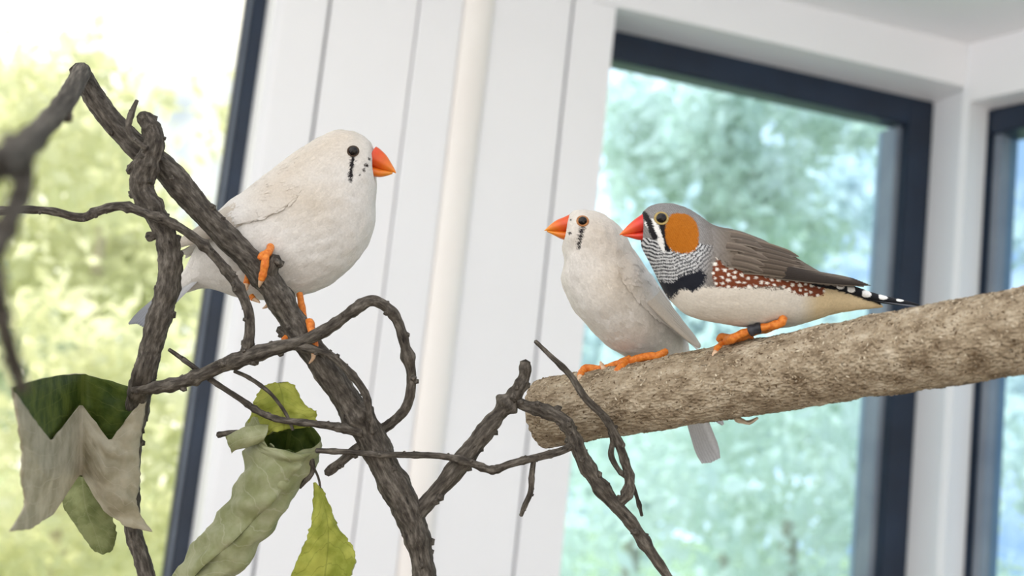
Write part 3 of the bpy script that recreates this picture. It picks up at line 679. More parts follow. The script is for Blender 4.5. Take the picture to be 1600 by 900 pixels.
def grid_faces(nr, ns, wrap=True, caps=True):
    f = []
    for i in range(nr - 1):
        for k in range(ns if wrap else ns - 1):
            k2 = (k + 1) % ns; f.append((i * ns + k, (i + 1) * ns + k, (i + 1) * ns + k2, i * ns + k2))
    if wrap and caps: f.append(tuple(range(ns))); f.append(tuple(range((nr - 1) * ns, nr * ns))[::-1])
    return f

class Bird:
    def __init__(s, name, cx, cy, D, foot_px, label, group):
        s.cx, s.cy, s.D, s.k = cx, cy, D, D / F_PX
        s.p0 = W(cx, cy, D); s.root = empty(name, W(foot_px[0], foot_px[1], D)); tag(s.root, label, 'bird', group)
        s.X, s.Y, s.Fw = np.array(XC), np.array(YC), np.array(FWD)
    def tw(s, L, parent=None):
        L = np.asarray(L, float); base = np.array(world_loc(parent or s.root))
        return np.array(s.p0) - base + s.k * (np.outer(L[:, 0] - s.cx, s.X) - np.outer(L[:, 1] - s.cy, s.Y) - np.outer(L[:, 2], s.Fw))
    def tn(s, N): return np.outer(N[:, 0], s.X) - np.outer(N[:, 1], s.Y) - np.outer(N[:, 2], s.Fw)
    def add(s, name, L, faces, mat, parent=None, colors=None, normals=None, smooth=True):
        return mesh_obj(name, s.tw(L, parent), faces, M[mat], parent or s.root, smooth, colors, None if normals is None else s.tn(normals))
    def body(s, st, colf, mat, nr=300, ns=170, lump=1.2):
        G, C = loft(st, nr, ns)
        dv = G - C[:, None, :]
        for i in range(0, nr):
            for k in range(ns):
                p = G[i, k]; d = dv[i, k] / (np.linalg.norm(dv[i, k]) + 1e-6)
                G[i, k] = p + d * lump * noise.fractal(Vector(p) * 0.045, 1, 2, 2)
        s.G, s.C = G, C; P = G.reshape(-1, 3); f = grid_faces(nr, ns)
        s.bvh = BVHTree.FromPolygons([tuple(p) for p in P], f)
        s.mat = mat; s.colf = colf
        s.body_obj = s.add('body', P, f, mat, colors=lin_arr(colf(P[:, 0], P[:, 1], P[:, 2])))
    def surf(s, x, y, side=1):
        h = s.bvh.ray_cast(Vector((x, y, 400 * side)), Vector((0, 0, -side)))
        if h[0] is not None: return h[0].z
        return s.bvh.find_nearest(Vector((x, y, 10 * side)))[0].z
    def plumage(s, G, C, colf, count, size, name='plumage', lift=0.04, parent=None, wrap=True, keep=None, jit=1.0, flowsign=1, rs=None, nsoft=0.11):
        rs = rs or np.random.default_rng(3)
        nr, ns, _ = G.shape
        gu = np.gradient(G, axis=0) * flowsign
        gv = np.empty_like(G)
        if wrap: gv = (np.roll(G, -1, 1) - np.roll(G, 1, 1)) / 2
        else: gv = np.gradient(G, axis=1)
        N = np.cross(gu, gv); A = np.linalg.norm(N, axis=2); N /= A[..., None] + 1e-9
        if C is not None: sg = np.sign(((G - C[:, None, :]) * N).sum(2)); N *= sg[..., None]
        else: N *= np.where(N[..., 2:3] < 0, -1, 1) * (s.side if hasattr(s, 'side') else 1)
        A[:2] = 0; A[-2:] = 0
        sz = size(G[..., 0], G[..., 1]); dens = A / (sz ** 1.6); dens = dens.ravel() / dens.sum()
        idx = rs.choice(nr * ns, count, p=dens)
        p = G.reshape(-1, 3)[idx]; n = N.reshape(-1, 3)[idx]; t = gu.reshape(-1, 3)[idx]; t /= np.linalg.norm(t, axis=1)[:, None] + 1e-9
        Ls = sz.ravel()[idx][:, None] * rs.uniform(0.75, 1.25, (count, 1))
        sd = np.cross(n, t); ang = rs.normal(0, 0.2, (count, 1)); t = t * np.cos(ang) + sd * np.sin(ang); sd = np.cross(n, t)
        wd = Ls * 0.2
        V = np.empty((count, 7, 3)); l = lift * Ls
        V[:, 0] = p - t * Ls * 0.3 - n * 0.3
        V[:, 1] = p + sd * wd * 0.9 + t * Ls * 0.1 + n * l * 0.35; V[:, 2] = p + t * Ls * 0.1 + n * l * 0.8; V[:, 3] = p - sd * wd * 0.9 + t * Ls * 0.1 + n * l * 0.35
        V[:, 4] = p + sd * wd * 0.75 + t * Ls * 0.5 + n * l * 0.7; V[:, 5] = p - sd * wd * 0.75 + t * Ls * 0.5 + n * l * 0.7
        V[:, 6] = p + t * Ls * 0.75 + n * l * 1.0
        b = np.arange(count)[:, None] * 7
        f = np.concatenate([b + np.array([[0, 1, 2, 2]]), b + np.array([[0, 2, 3, 3]]), b + np.array([[1, 4, 2, 2]]), b + np.array([[2, 5, 3, 3]]), b + np.array([[2, 4, 6, 5]])])
        faces = [tuple(r) if r[2] != r[3] else tuple(r[:3]) for r in f]
        Q = V.reshape(-1, 3)
        if C is not None:
            offs = np.array([-0.4, 0.25, 0.7, 0.25, 0.3, 0.3, 0.15])
            for qi in range(len(Q)):
                h = s.bvh.find_nearest(Vector(Q[qi])); nb = n[qi // 7]
                Q[qi] = np.array(h[0]) + nb * offs[qi % 7] * lift * 14
        cc = colf(Q[:, 0] + rs.normal(0, jit, len(Q)) * 0.4, Q[:, 1] + rs.normal(0, jit, len(Q)) * 0.4, Q[:, 2])
        br = np.repeat(rs.normal(1.0, 0.012, (count, 1)), 7, axis=0)
        nn = np.repeat(n, 7, axis=0); sdr = np.repeat(sd, 7, 0); tr_ = np.repeat(t, 7, 0)
        tilt = np.tile(np.array([0, 1, 0, -1, 0.8, -0.8, 0]), count)[:, None]; nn = nn + sdr * tilt * nsoft + tr_ * rs.normal(0, 0.05, (len(Q), 1))
        nn /= np.linalg.norm(nn, axis=1)[:, None]
        o = s.add(name, Q, faces, s.mat + '_feather', parent, lin_arr(cc * br), nn)
        o['kind'] = 'stuff'
        return o
    def solid(s, name, st, mat, colf, parent=None, nr=26, ns=22):
        G, C = loft(st, nr, ns); P = G.reshape(-1, 3)
        return s.add(name, P, grid_faces(nr, ns), mat, parent, lin_arr(colf(P[:, 0], P[:, 1], P[:, 2])))
    def eye(s, x, y, r, ring, rx, ry, side=1, ang=0.0):
        w = s.surf(x, y, side)
        V = []; nu, nv = 12, 20
        for i in range(nu + 1):
            a = math.pi * i / nu
            for k in range(nv):
                b = 2 * math.pi * k / nv
                V.append((x + r * math.sin(a) * math.cos(b), y + r * math.sin(a) * math.sin(b), w + side * (0.75 * r * math.cos(a) + 0.12 * r)))
        e = s.add('eye', V, grid_faces(nu + 1, nv, True, False), 'eye')
        V = []; m = 28
        for j in range(8):
            ph = 2 * math.pi * j / 8
            for k in range(m):
                b = 2 * math.pi * k / m; ex = (rx - r) / 2 + 0.8; rr = 1.0 + math.cos(ph) * ex / ((rx + r) / 2) * 0.9
                px, py = x + (rx + r) / 2 * rr * math.cos(b), y + (ry + r) / 2 * rr * math.sin(b)
                V.append((px, py, s.surf(px, py, side) + side * (0.6 + 1.0 * math.sin(ph))))
        f = []
        for j in range(8):
            for k in range(m): f.append((j * m + k, ((j + 1) % 8) * m + k, ((j + 1) % 8) * m + (k + 1) % m, j * m + (k + 1) % m))
        s.add('eye_ring', V, f, ring, e)
    def wing_patch(s, top, bot, colf, lift=5.0, side=1, nu=90, nv=36, count=700, size=10, feather_lift=0.06):
        T = cr(np.asarray(top, float), nu); B = cr(np.asarray(bot, float), nu); G = np.empty((nu, nv, 3)); base_w = np.zeros(nv)
        for i in range(nu):
            e = i / (nu - 1)
            for k in range(nv):
                f = k / (nv - 1); x, y = T[i] * (1 - f) + B[i] * f
                ed = min(1, e / 0.22) ; prof = math.sin(math.pi * (0.1 + 0.82 * f)) ** 0.6
                h = s.bvh.ray_cast(Vector((x, y, 400 * side)), Vector((0, 0, -side)))
                wv = h[0].z if h[0] is not None else s.bvh.find_nearest(Vector((x, y, 10 * side)))[0].z
                if i > 0 and h[0] is None: wv = base_w[k] - side * 1.0
                if i > 0 and (wv - base_w[k]) * side < -1.5: wv = base_w[k] - side * 1.5
                base_w[k] = wv
                G[i, k] = (x, y, wv + side * (lift * prof * ed - 1.6 * (1 - ed) + 0.4))
        # calm the draped sheet
        for _ in range(6):
            w = G[:, :, 2]; w[1:-1, 1:-1] = (w[1:-1, 1:-1] * 2 + w[:-2, 1:-1] + w[2:, 1:-1] + w[1:-1, :-2] + w[1:-1, 2:]) / 6
        P = G.reshape(-1, 3)
        o = s.add('wing', P, grid_faces(nu, nv, False), s.mat, None, lin_arr(colf(P[:, 0], P[:, 1], P[:, 2])))
        m = o.modifiers.new('thickness', 'SOLIDIFY'); m.thickness = 0.0004; m.offset = 0
        s.side = side
        if count: s.plumage(G, None, colf, count, lambda x, y: np.full(x.shape, float(size)), 'coverts', feather_lift, o, wrap=False, rs=np.random.default_rng(11))
        s.wbvh = BVHTree.FromPolygons([tuple(p) for p in P], grid_faces(nu, nv, False))
        return o
    def wsurf(s, x, y, side=1):
        h = s.wbvh.ray_cast(Vector((x, y, 400 * side)), Vector((0, 0, -side)))
        return h[0].z if h[0] is not None else s.wbvh.find_nearest(Vector((x, y, s.surf(x, y, side))))[0].z
    def feather(s, a, b, width, layer, colf, parent, side=1, bend=0.0, n=14, name='flight_feather'):
        """long wing feather draped over the folded wing, camber along its shaft"""
        a, b = np.asarray(a, float), np.asarray(b, float); d = b - a; L = np.linalg.norm(d); d /= L; nrm = np.array([-d[1], d[0]])
        V, Cc, last = [], [], {}
        for i in range(n):
            t = i / (n - 1); wv = width * (1 - 0.35 * t) * min(1, (1 - t) * 5 + 0.08) ** 0.6
            c = a + d * L * t + nrm * bend * math.sin(math.pi * t)
            for q in (-0.5, -0.22, 0, 0.22, 0.5):
                x, y = c + nrm * wv * q
                wq = s.wsurf(x, y, side); lw = last.get(q, wq)
                if (wq - lw) * side < -1.8: wq = lw - 1.8 * side
                last[q] = wq
                V.append((x, y, wq + side * ((layer + 1.4) * min(1.0, t * 3.5) - 1.4 + 1.5 * (0.25 - q * q) * 4 * 0.6))); Cc.append(colf(t, q))
        f = [(i * 5 + k, (i + 1) * 5 + k, (i + 1) * 5 + k + 1, i * 5 + k + 1) for i in range(n - 1) for k in range(4)]
        return s.add(name, V, f, s.mat, parent, lin_arr(np.asarray(Cc, float)))
    def blade(s, a, b, width, sv, colf, parent, name='tail_feather', n=12):
        a, b, sv = (np.asarray(q, float) for q in (a, b, sv)); sv = sv / np.linalg.norm(sv)
        up = np.cross(sv, b - a); up /= np.linalg.norm(up); V, Cc = [], []
        for i in range(n):
            t = i / (n - 1); wv = width * (0.6 + 0.4 * min(1, t * 2)) * min(1, (1 - t) * 6 + 0.12) ** 0.6
            for q in (-0.5, -0.05, 0.05, 0.5):
                V.append(a + (b - a) * t + sv * wv * q + up * (0.9 if abs(q) < 0.1 else 0)); Cc.append(colf(t, q))
        f = [(i * 4 + k, (i + 1) * 4 + k, (i + 1) * 4 + k + 1, i * 4 + k + 1) for i in range(n - 1) for k in range(3)]
        return s.add(name, V, f, s.mat, parent, lin_arr(np.asarray(Cc, float)))

def toe(bird, name, pts, parent, claw=None, mat='foot', ring=0.10):
    """pts: (px, py, r px, metres along the view axis)"""
    base = world_loc(parent)
    P = [W(p[0], p[1], p[3]) - base for p in pts]; R = [p[2] * p[3] / F_PX for p in pts]
    L = sum(math.dist(pts[i][:2], pts[i + 1][:2]) for i in range(len(pts) - 1))
    V, Fc = tube_np(P, R, max(10, int(L / 1.2)), 12, 0.05, 900, 1.0, max(2, int(L / 9)), 0.22)
    o = mesh_obj(name, V, Fc, M[mat], parent)
    if claw:
        c = [pts[-1]] + claw
        V, Fc = tube_np([W(p[0], p[1], p[3]) - base for p in c], [p[2] * p[3] / F_PX for p in c], 12, 8)
        mesh_obj('claw', V, Fc, M['claw'], o if parent is bird.root else parent)
    return o

def perch_pt(x, y, r, lift=0.6):
    """a foot point lying on the log's bark at pixel (x,y)"""
    d = perch_depth(x); rp = R_P * F_PX / d; dy = (perch_axis(x) - y) * 0.985
    w = math.sqrt(max(0.0, rp * rp - dy * dy)) if abs(dy) < rp else 0.0
    return (x, y, r, d - (w + r * lift) * d / F_PX)

WHITE = np.array([207, 202, 196.]); WARM = np.array([195, 184, 170.])
def white_col(tear, smudge, warm_pts, bx):
    def f(x, y, w):
        c = np.tile(WHITE, (len(x), 1))
        k = np.clip(1 - seg_dist(x, y, warm_pts) / 60.0, 0, 1)[:, None]; c = c * (1 - k) + WARM * k
        n1 = np.sin(x * 1.3 + y * 2.9) * 0.8 + np.sin(y * 1.7) * 0.6
        d = seg_dist(x, y, tear) + n1 * 0.9
        c[d < 2.9] = (38, 34, 36)
        for (sx, sy, r) in smudge: c[np.hypot(x - sx, y - sy) < r] = (44, 36, 34)
        return c
    return f

def orange_beak(x0, y0, x1, y1, base, tip):
    def f(x, y, w):
        t = np.clip(((x - x0) * (x1 - x0) + (y - y0) * (y1 - y0)) / ((x1 - x0) ** 2 + (y1 - y0) ** 2), 0, 1)[:, None]
        return np.array(base, float) * (1 - t) + np.array(tip, float) * t
    return f

G_WHITE = None
# ---------------- white finch on the branch
DA = D_BR + 88 * D_BR / F_PX
A = Bird('white_finch', 440, 350, DA, (412, 440), 'plump white finch with orange beak gripping the slanting grey branch', None)
stA = [(585, 238, 580, 272, 10, 0), (582, 230, 585, 282, 20, 0), (577, 220, 588, 292, 29, 0), (564, 210, 587, 304, 38, 0), (546, 204, 586, 320, 44, 0), (521, 206, 585, 345, 51, 0), (493, 218, 578, 372, 61, 0), (462, 240, 563, 400, 72, 0), (430, 262, 540, 426, 80, 0), (398, 286, 510, 448, 84, 0), (368, 309, 475, 461, 82, 0), (342, 332, 435, 468, 74, 0), (322, 357, 395, 468, 60, 0), (308, 382, 360, 461, 44, 0), (298, 402, 335, 452, 30, 0), (288, 421, 312, 450, 18, 0), (272, 440, 290, 458, 8, 0)]
cA = white_col([(557, 251), (556, 262), (554, 276), (555, 287)], [(577, 262, 3.2), (573, 269, 2.4), (567, 277, 1.6), (581, 252, 2.0)], [(540, 215), (480, 250), (440, 300), (500, 320)], 0)
A.body(stA, cA, 'plumage_white', lump=2.4)
def szA(x, y): return np.where(x > 520, 9.0, np.where(x > 470, 13.0, 20.0))
A.plumage(A.G, A.C, cA, 9000, szA)
ob = orange_beak(582, 250, 617, 268, (208, 66, 18), (228, 132, 36)); ob2 = orange_beak(582, 262, 617, 268, (214, 98, 22), (230, 150, 48))
A.solid('upper_beak', [(588, 229, 574, 259, 17, 0), (594, 233, 580, 261, 17, 0), (604, 243, 594, 265, 12.5, 0), (612, 256, 607, 268, 7, 0), (617, 265, 616, 270, 3, 0), (619, 270, 618, 271, 0.8, 0)], 'beak', ob)
A.solid('lower_beak', [(573, 257, 572, 272, 13, 0), (580, 259, 577, 274, 13.5, 0), (592, 263, 592, 277, 10.5, 0), (604, 266, 604, 275, 6, 0), (614, 268, 613, 272, 2, 0)], 'beak', ob2)
for sd in (1, -1): A.eye(557, 240.5, 7.2, 'ring_dark', 8.6, 8.2, sd)
colw = lambda t, q: np.array([192, 182, 169.]) - 22 * (abs(q) > 0.45) - 10 * (t > 0.93)
for sd in (1, -1):
    oy = 0 if sd > 0 else 9
    wg = A.wing_patch([(466, 256 + oy), (440, 268 + oy), (405, 292 + oy), (370, 316 + oy), (340, 340 + oy), (312, 363 + oy), (280, 385 + oy)], [(486, 300 + oy), (462, 326 + oy), (430, 344 + oy), (394, 353 + oy), (360, 361 + oy), (325, 374 + oy), (284, 390 + oy)], cA, 6, sd, count=900, size=13)
    for i in range(7 if sd > 0 else 0):
        t = i / 6
        A.feather((400 - 8 * t, 305 + 42 * t), (292 - 14 * t + 10 * abs(t - 0.5), 372 + 16 * t), 15, 1.0 + 0.5 * (6 - i) * 0.3, colw, wg, sd, bend=-3)
tl = empty('tail', (0, 0, 0), A.root)
def ctA(t, q): return np.array([196, 195, 195.]) * (1 - t) + np.array([112, 114, 120.]) * t - 20 * (abs(q) > 0.4)
for i in range(8):
    u = i / 7 - 0.5
    A.blade((312 + 14 * u, 422 + 12 * u, 26 * u), (213 + 40 * u, 505 + 4 * u + 8 * abs(u), 56 * u), 22, (0.75, 0.62, 1.1), ctA, tl)
db = D_BR; q = D_BR / F_PX
ft = toe(A, 'foot', [(424, 380, 5.5, DA - 70 * q), (421, 392, 6, db - 10 * q), (416, 398, 6, db - 22 * q), (414, 412, 6, db - 27 * q), (411, 428, 5.5, db - 25 * q), (408, 438, 4.5, db - 23 * q)], A.root, [(406, 444, 3, db - 20 * q), (405, 449, 1, db - 14 * q)])
toe(A, 'toe', [(418, 396, 5, db - 22 * q), (410, 398, 5, db - 22 * q), (407, 405, 4.5, db - 22 * q)], ft)
toe(A, 'toe', [(393, 418, 4, db + 20 * q), (388, 430, 5, db + 10 * q), (385, 444, 5, db + 4 * q)], ft, [(384, 452, 3, db), (388, 450, 1, db)])
toe(A, 'toe', [(392, 462, 4, db + 26 * q), (396, 467, 4, db + 24 * q)], ft, [(402, 470, 3, db + 22 * q), (406, 473, 1, db + 20 * q)])
toe(A, 'toe', [(428, 460, 4, db + 40 * q), (424, 468, 4.5, db + 34 * q), (420, 474, 4, db + 30 * q)], ft, [(416, 479, 2.8, db + 28 * q), (410, 482, 0.8, db + 28 * q)])
ft = toe(A, 'foot', [(468, 458, 5, DA - 50 * q), (473, 490, 5.5, db + 30 * q), (475, 506, 6, db + 8 * q), (484, 503, 6, db - 14 * q), (486, 514, 6, db - 24 * q), (490, 526, 6, db - 27 * q), (491, 544, 5.5, db - 27 * q), (490, 552, 4.5, db - 26 * q)], A.root, [(489, 560, 3, db - 27 * q), (483, 568, 1, db - 24 * q)])
toe(A, 'toe', [(458, 520, 4.5, db + 14 * q), (450, 526, 6, db - 2 * q), (444, 533, 5, db - 8 * q)], ft)

# ---------------- white finch on the log
DB = perch_depth(975)
B = Bird('white_finch', 975, 450, DB, (1000, 560), 'slim upright white finch with orange beak perched near the cut end of the log', None)
stB = [(886, 342, 884, 372, 10, 8), (889, 337, 880, 380, 22, 8), (896, 332, 878, 388, 31, 8), (908, 329, 880, 398, 39, 8), (924, 330, 882, 408, 45, 6), (943, 336, 880, 420, 50, 4), (960, 347, 877, 436, 56, 0), (976, 367, 884, 459, 64, -4), (991, 391, 895, 480, 71, -8), (1008, 414, 910, 500, 76, -14), (1026, 438, 930, 521, 76, -24), (1046, 465, 952, 543, 70, -38), (1066, 492, 985, 562, 58, -56), (1080, 517, 1015, 584, 44, -74), (1088, 546, 1044, 604, 31, -88), (1092, 580, 1062, 622, 20, -94), (1095, 612, 1076, 638, 11, -98)]
cB = white_col([(907, 358), (905, 370), (902, 382), (901, 389)], [(888, 366, 2.2), (890, 345, 1.6)], [(930, 360), (970, 400), (960, 440)], 0)
B.body(stB, cB, 'plumage_white', lump=2.4)
def szB(x, y): return np.where(y < 400, 9.0, np.where(y < 430, 13.0, 20.0))
B.plumage(B.G, B.C, cB, 8500, szB)
ob = orange_beak(880, 352, 852, 360, (206, 74, 22), (226, 144, 40)); ob2 = orange_beak(886, 366, 852, 360, (212, 98, 24), (228, 152, 44))
B.solid('upper_beak', [(892, 334, 898, 362, 15, 8), (882, 339, 889, 363, 15.5, 8), (870, 344, 876, 363, 11, 8), (860, 351, 863, 362, 6.5, 8), (853, 358, 854, 361, 2.5, 8), (850, 360.5, 850.5, 361.2, 0.8, 8)], 'beak', ob)
B.solid('lower_beak', [(898, 360, 898, 374, 12, 8), (889, 361, 889, 376, 12.5, 8), (876, 361, 877, 374, 9.5, 8), (864, 361, 865, 368, 5.5, 8), (854, 360.5, 855, 363, 2, 8)], 'beak', ob2)
for sd in (1, -1): B.eye(908, 347.5, 6.8, 'ring_amber', 9.2, 7.8, sd)
for sd in (1, -1):
    ox = 0 if sd > 0 else -16
    wg = B.wing_patch([(984 + ox, 394), (1003 + ox, 420), (1023 + ox, 446), (1044 + ox, 474), (1064 + ox, 502), (1083 + ox, 526), (1096 + ox, 543)], [(958 + ox, 408), (970 + ox, 440), (990 + ox, 466), (1017 + ox, 490), (1046 + ox, 512), (1072 + ox, 531), (1093 + ox, 546)], cB, 6, sd, count=800, size=13)
    for i in range(6 if sd > 0 else 0):
        t = i / 5
        B.feather((1024 - 18 * t, 452 + 14 * t), (1096 - 6 * t, 539 + 4 * t), 11, 1.0 + 0.25 * (5 - i), colw, wg, sd, bend=2)
tl = empty('tail', (0, 0, 0), B.root)
def ctB(t, q): return np.array([222, 222, 222.]) * (1 - t) + np.array([196, 198, 204.]) * t - 22 * (abs(q) > 0.4)
for i in range(7):
    u = i / 6 - 0.5
    B.blade((1078 + 10 * u, 596 - 6 * u, -96 + 8 * u), (1128 + 22 * u, 738 - 12 * u - 6 * abs(u), -110 + 30 * u), 16, (0.9, -0.3, 0.5), ctB, tl)
B.blade((1092, 606, -104), (1148, 676, -112), 15, (0.9, -0.6, 0.5), ctB, tl)
ft = toe(B, 'foot', [perch_pt(1042, 548, 5, -1), perch_pt(1028, 556, 6), perch_pt(1006, 558, 6.5), perch_pt(984, 566, 6.5), perch_pt(972, 573, 6), perch_pt(963, 582, 5)], B.root, [perch_pt(958, 588, 3.4), perch_pt(956, 597, 1)])
toe(B, 'toe', [perch_pt(984, 566, 5.5), perch_pt(966, 568, 5.5), perch_pt(952, 573, 5)], ft)
ft = toe(B, 'foot', [perch_pt(985, 558, 4, -2), perch_pt(958, 572, 5.5), perch_pt(938, 576, 5), perch_pt(918, 576, 6.5), perch_pt(910, 582, 6), perch_pt(907, 588, 4.5)], B.root, [perch_pt(905, 593, 3), perch_pt(904, 600, 1)])
toe(B, 'toe', [perch_pt(944, 577, 4), perch_pt(940, 570, 3.2)], ft, [(938, 565, 1.5, perch_pt(940, 570, 3)[3])], mat='claw')

# ---------------- zebra-patterned finch
DC = perch_depth(1165)
Cb = Bird('grey_finch', 1160, 430, DC, (1150, 530), 'grey finch with red beak, orange cheek and spotted chestnut flank on the log', None)
stC = [(1004, 341, 1008, 370, 9, 0), (1004, 333, 1003, 378, 20, 0), (1009, 327, 1004, 388, 29, 0), (1019, 321, 1010, 400, 37, 0), (1034, 318, 1018, 415, 43, 0), (1052, 319, 1026, 432, 47, 0), (1072, 325, 1036, 452, 50, 0), (1092, 337, 1050, 472, 55, 0), (1115, 352, 1070, 490, 63, 0), (1140, 358, 1098, 500, 70, 0), (1165, 365, 1132, 506, 74, 0), (1190, 375, 1170, 512, 72, 0), (1215, 388, 1208, 513, 64, 0), (1240, 402, 1242, 509, 52, 0), (1265, 416, 1272, 500, 38, 0), (1290, 430, 1300, 491, 26, 0), (1315, 443, 1330, 486, 16, 0), (1340, 452, 1360, 482, 9, 0), (1366, 464, 1380, 480, 4, 0)]
rsp = np.random.default_rng(19); SPOTS = []
flank = [(1112, 402), (1128, 410), (1150, 422), (1200, 436), (1250, 441), (1282, 449), (1277, 462), (1262, 464), (1235, 460), (1205, 447), (1160, 448), (1130, 450), (1110, 448), (1102, 436), (1104, 418)]
while len(SPOTS) < 50:
    sx, sy = rsp.uniform(1100, 1284), rsp.uniform(402, 466)
    if in_poly(np.array([sx]), np.array([sy]), flank)[0] and all(math.hypot((sx - a) * 0.8, sy - b) > 7.4 for a, b, r in SPOTS): SPOTS.append((sx, sy, rsp.uniform(1.7, 2.9)))
black_bib = [(1026, 436), (1036, 441), (1048, 441), (1060, 430), (1086, 422), (1094, 430), (1090, 444), (1076, 456), (1068, 452), (1058, 452), (1052, 462), (1046, 470), (1036, 458)]
def cC(x, y, w):
    n = len(x); j1 = np.sin(x * 2.1 + y * 1.3) * 1.2 + np.sin(y * 3.1 - x * 0.9) * 1.0; j2 = np.sin(x * 1.7 - y * 2.3) * 1.3
    c = np.tile(np.array([128, 125, 123.]), (n, 1))
    sc = (np.sin(x * 1.5 + y * 0.6) * np.sin(y * 1.6 - x * 0.35)); c += (sc * 20)[:, None]
    # brown mantle
    k = np.clip((x - 1088) / 40, 0, 1)[:, None]; c = c * (1 - k) + np.array([106, 95, 85.]) * k
    # white belly, cream vent
    bl = 448 + np.clip(x - 1100, 0, 400) * 0.03 + j1 * 1.5
    m = (y > bl) & (x > 1040); c[m] = (212, 204, 192)
    vent = np.clip((x - 1240) / 30, 0, 1) * (y > 446 + j1); v = vent[:, None]; c = c * (1 - v) + np.array([206, 184, 146.]) * v
    # barred throat and neck
    dx, dy = x - 1032, y - 345; r = np.hypot(dx, dy * 1.0); a = np.arctan2(dy, dx)
    bars = np.sin(2 * np.pi * (r + 1.0 * np.sin(a * 17) + 0.6 * j1 * 0.4) / 5.0)
    fade = np.clip((1108 - x - 0.35 * (y - 400)) / 26, 0, 1)
    neck = (y > 372 + (x - 1000) * 0.12) & (x < 1112) & (y < 452) & (r > 26)
    bc = np.where(bars[:, None] > 0.0, np.array([206, 206, 206.]), np.array([36, 38, 44.]))
    bc = bc * fade[:, None] + c * (1 - fade[:, None]); c[neck] = bc[neck]
    xx, yy = x + j1 * 1.5, y + j2 * 1.5
    b = in_poly(xx, yy, black_bib); c[b] = (30, 32, 40)
    # chestnut flank with white spots
    fl = in_poly(x + j1, y + j2, flank); c[fl] = (112, 58, 36)
    for sx, sy, sr in SPOTS: c[np.hypot((x - sx) * 0.85, y - sy) < sr] = (226, 220, 210)
    # face
    ck = (np.abs((x - 1059.5) / 25.5) ** 2.6 + np.abs((y - 366 - 0.06 * (x - 1059)) / 31) ** 2.6) < 1 + 0.05 * j1
    d = seg_dist(x, y, [(1012, 350), (1020, 362), (1029, 376), (1036, 390)]); c[(d < 7.2 + 0.5 * j1) & (y < 394)] = (224, 222, 218)
    d = seg_dist(x, y, [(1004, 334), (1011, 348), (1014, 362), (1019, 373)]); c[d < 4.2 + 0.5 * j1] = (30, 28, 30)
    d = seg_dist(x, y, [(1030, 352), (1032, 364), (1036, 376), (1038, 390)]); c[d < 4.6 + 0.5 * j1] = (28, 26, 28)
    c[ck] = np.array([166, 97, 24.]) + (sc[ck] * 9)[:, None]
    # black rump side
    d = seg_dist(x, y, [(1262, 440), (1300, 447), (1340, 458), (1375, 470)]); c[d < 6.5] = (34, 34, 38)
    return c
Cb.body(stC, cC, 'plumage_grey', 380, 250, lump=0.8)
def szC(x, y): return np.where((x < 1105) & (y < 455), 5.2, np.where((y < 470) & (x < 1290), 6.5, 14.0))
Cb.plumage(Cb.G, Cb.C, cC, 15000, szC, lift=0.06, jit=0.5, nsoft=0.12)
rb = orange_beak(1006, 352, 970, 366, (204, 40, 38), (232, 120, 48)); rb2 = orange_beak(1010, 368, 970, 366, (196, 34, 32), (222, 92, 40))
Cb.solid('upper_beak', [(1010, 330, 1020, 360, 15, 0), (1001, 336, 1009, 362, 15.5, 0), (990, 344, 997, 364, 11.5, 0), (979, 354, 984, 366, 7, 0), (971, 363, 973, 367, 3, 0), (968, 366.5, 968.5, 367.5, 0.8, 0)], 'beak', rb)
Cb.solid('lower_beak', [(1020, 358, 1020, 374, 12, 0), (1009, 360, 1010, 376, 12.5, 0), (996, 363, 997, 375, 10, 0), (983, 365, 984, 371.5, 5.5, 0), (972, 366.5, 973, 368.5, 2, 0)], 'beak', rb2)
for sd in (1, -1): Cb.eye(1029, 343, 8.0, 'ring_olive', 10.6, 9.6, sd)
cw0 = np.array([104, 93, 82.])
def cWing(x, y, w):
    c = np.tile(cw0, (len(x), 1)); k = np.clip((x - 1100) / 34, 0, 1)[:, None]; c = c * k + np.array([124, 120, 117.]) * (1 - k); return c + (np.sin(x * 0.9 + y * 0.5) * np.sin(y * 1.1) * 8)[:, None]
def cF(dark, edge):
    dk, ed = np.array(dark, float), np.array(edge, float)
    return lambda t, q: ed if abs(q) > 0.45 else dk * (1 - 0.25 * (q > 0.1))
for sd in (1, -1):
    oy = 0 if sd > 0 else 8
    wg = Cb.wing_patch([(1106, 356 + oy), (1140, 366 + oy), (1170, 376 + oy), (1205, 392 + oy), (1240, 409 + oy), (1285, 430 + oy), (1340, 444 + oy)], [(1106, 396 + oy), (1120, 410 + oy), (1146, 421 + oy), (1180, 430 + oy), (1220, 437 + oy), (1270, 443 + oy), (1344, 448 + oy)], cWing, 7, sd, count=1500, size=13, feather_lift=0.08)
    for i in range(7):
        t = i / 6
        Cb.feather((1185 - 5 * t, 412 + 18 * t), (1322 + 24 * t, 436 + 10 * t), 8, 0.8 + 0.2 * (6 - i), cF((54, 48, 44), (122, 111, 100)), wg, sd, bend=2)
    for i in range(6):
        t = i / 5
        Cb.feather((1150 - 2 * t, 378 + 44 * t), (1240 + 18 * t - 8 * t * t, 402 + 36 * t), 14, 2.6 + 0.35 * (5 - i), cF((84, 73, 63), (128, 115, 102)), wg, sd, bend=-2)
    for i in range(6):
        t = i / 5
        jx = 9 * math.sin(i * 2.4); Cb.feather((1128 + jx, 368 + 44 * t), (1176 + 6 * t + jx, 380 + 46 * t), 14, 3.6 + 0.3 * (5 - i), cF((96, 85, 75), (124, 112, 100)), wg, sd, bend=-2, name='covert_feather')
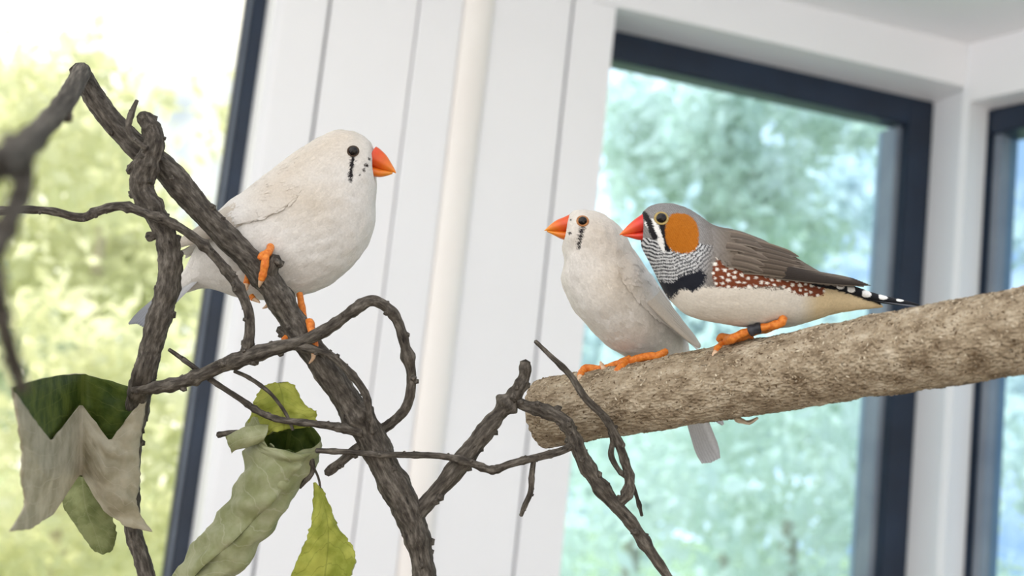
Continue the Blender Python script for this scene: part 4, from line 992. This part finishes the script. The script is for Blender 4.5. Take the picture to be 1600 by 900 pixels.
# tail: black with white bars above, grey below
tl = empty('tail', (0, 0, 0), Cb.root)
TSP = [(1308, 448, 6, 4.2), (1325, 451, 6.5, 6.0), (1350, 459, 7.5, 5.6), (1377, 464, 7.5, 4.2), (1404, 469, 6, 2.2)]
def cT(x, y, w):
    c = np.tile(np.array([30, 31, 35.]), (len(x), 1))
    for sx, sy, a, b in TSP: c[np.abs((x - sx) / a) ** 2.5 + np.abs((y - sy) / b) ** 2.5 < 1] = (232, 230, 226)
    return c
Cb.solid('tail_coverts', [(1278, 436, 1284, 446, 12, 6), (1300, 440, 1302, 456, 15, 6), (1330, 446, 1330, 463, 14, 4), (1360, 456, 1358, 471, 12, 2), (1390, 464, 1386, 475, 10, 0), (1418, 470, 1414, 478, 8, 0), (1436, 475, 1434, 478, 4, 0)], 'plumage_grey', cT, tl, 120, 60)
for i in range(6):
    u = i / 5 - 0.5
    Cb.blade((1330, 462 + 2 * u, 14 * u), (1424 + 20 * abs(u), 478 + 3 * u, 26 * u), 12, (0.05, 0.35, 1), lambda t, q: np.array([92, 93, 98.]) - 26 * (abs(q) > 0.4), tl)
# legs
ft = toe(Cb, 'leg', [(1224, 496, 7, DC - 44 * DC / F_PX), (1219, 505, 6.5, DC - 48 * DC / F_PX), (1200, 510, 5.5, DC - 42 * DC / F_PX), (1180, 514, 5.5, DC - 34 * DC / F_PX), (1160, 521, 5.8, DC - 26 * DC / F_PX), (1146, 528, 6.2, DC - 24 * DC / F_PX), perch_pt(1134, 535, 6, 0.9), perch_pt(1125, 542, 5.8), perch_pt(1119, 550, 5)], Cb.root, [perch_pt(1115, 556, 3.4), perch_pt(1114, 568, 1)])
toe(Cb, 'toe', [perch_pt(1146, 530, 5, 1.0), perch_pt(1136, 527, 5, 0), perch_pt(1127, 526, 5.5, -1), perch_pt(1123, 533, 4.5, -1)], ft)
toe(Cb, 'toe', [perch_pt(1146, 531, 5, 0.8), perch_pt(1162, 531, 4.5, 0.4), perch_pt(1176, 527, 4, 0.2)], ft)
toe(Cb, 'leg', [(1226, 500, 6, DC + 30 * DC / F_PX), (1206, 512, 5, DC + 24 * DC / F_PX), (1176, 520, 5, DC + 14 * DC / F_PX), (1150, 528, 5, DC + 10 * DC / F_PX), (1132, 533, 4.5, DC + 8 * DC / F_PX)], Cb.root)
P = [W(x, y, DC - o * DC / F_PX) - Cb.root.location for x, y, o in ((1188, 512.5, 37), (1184, 513, 36), (1179, 514.5, 34), (1174, 516, 32), (1171, 517, 31))]
V, Fc = tube_np(P, [r * DC / F_PX for r in (8.6, 8.9, 7.8, 8.9, 8.6)], 16, 20)
tag(mesh_obj('leg_band', V, Fc, M['band'], Cb.root), 'black identification band on the orange leg')
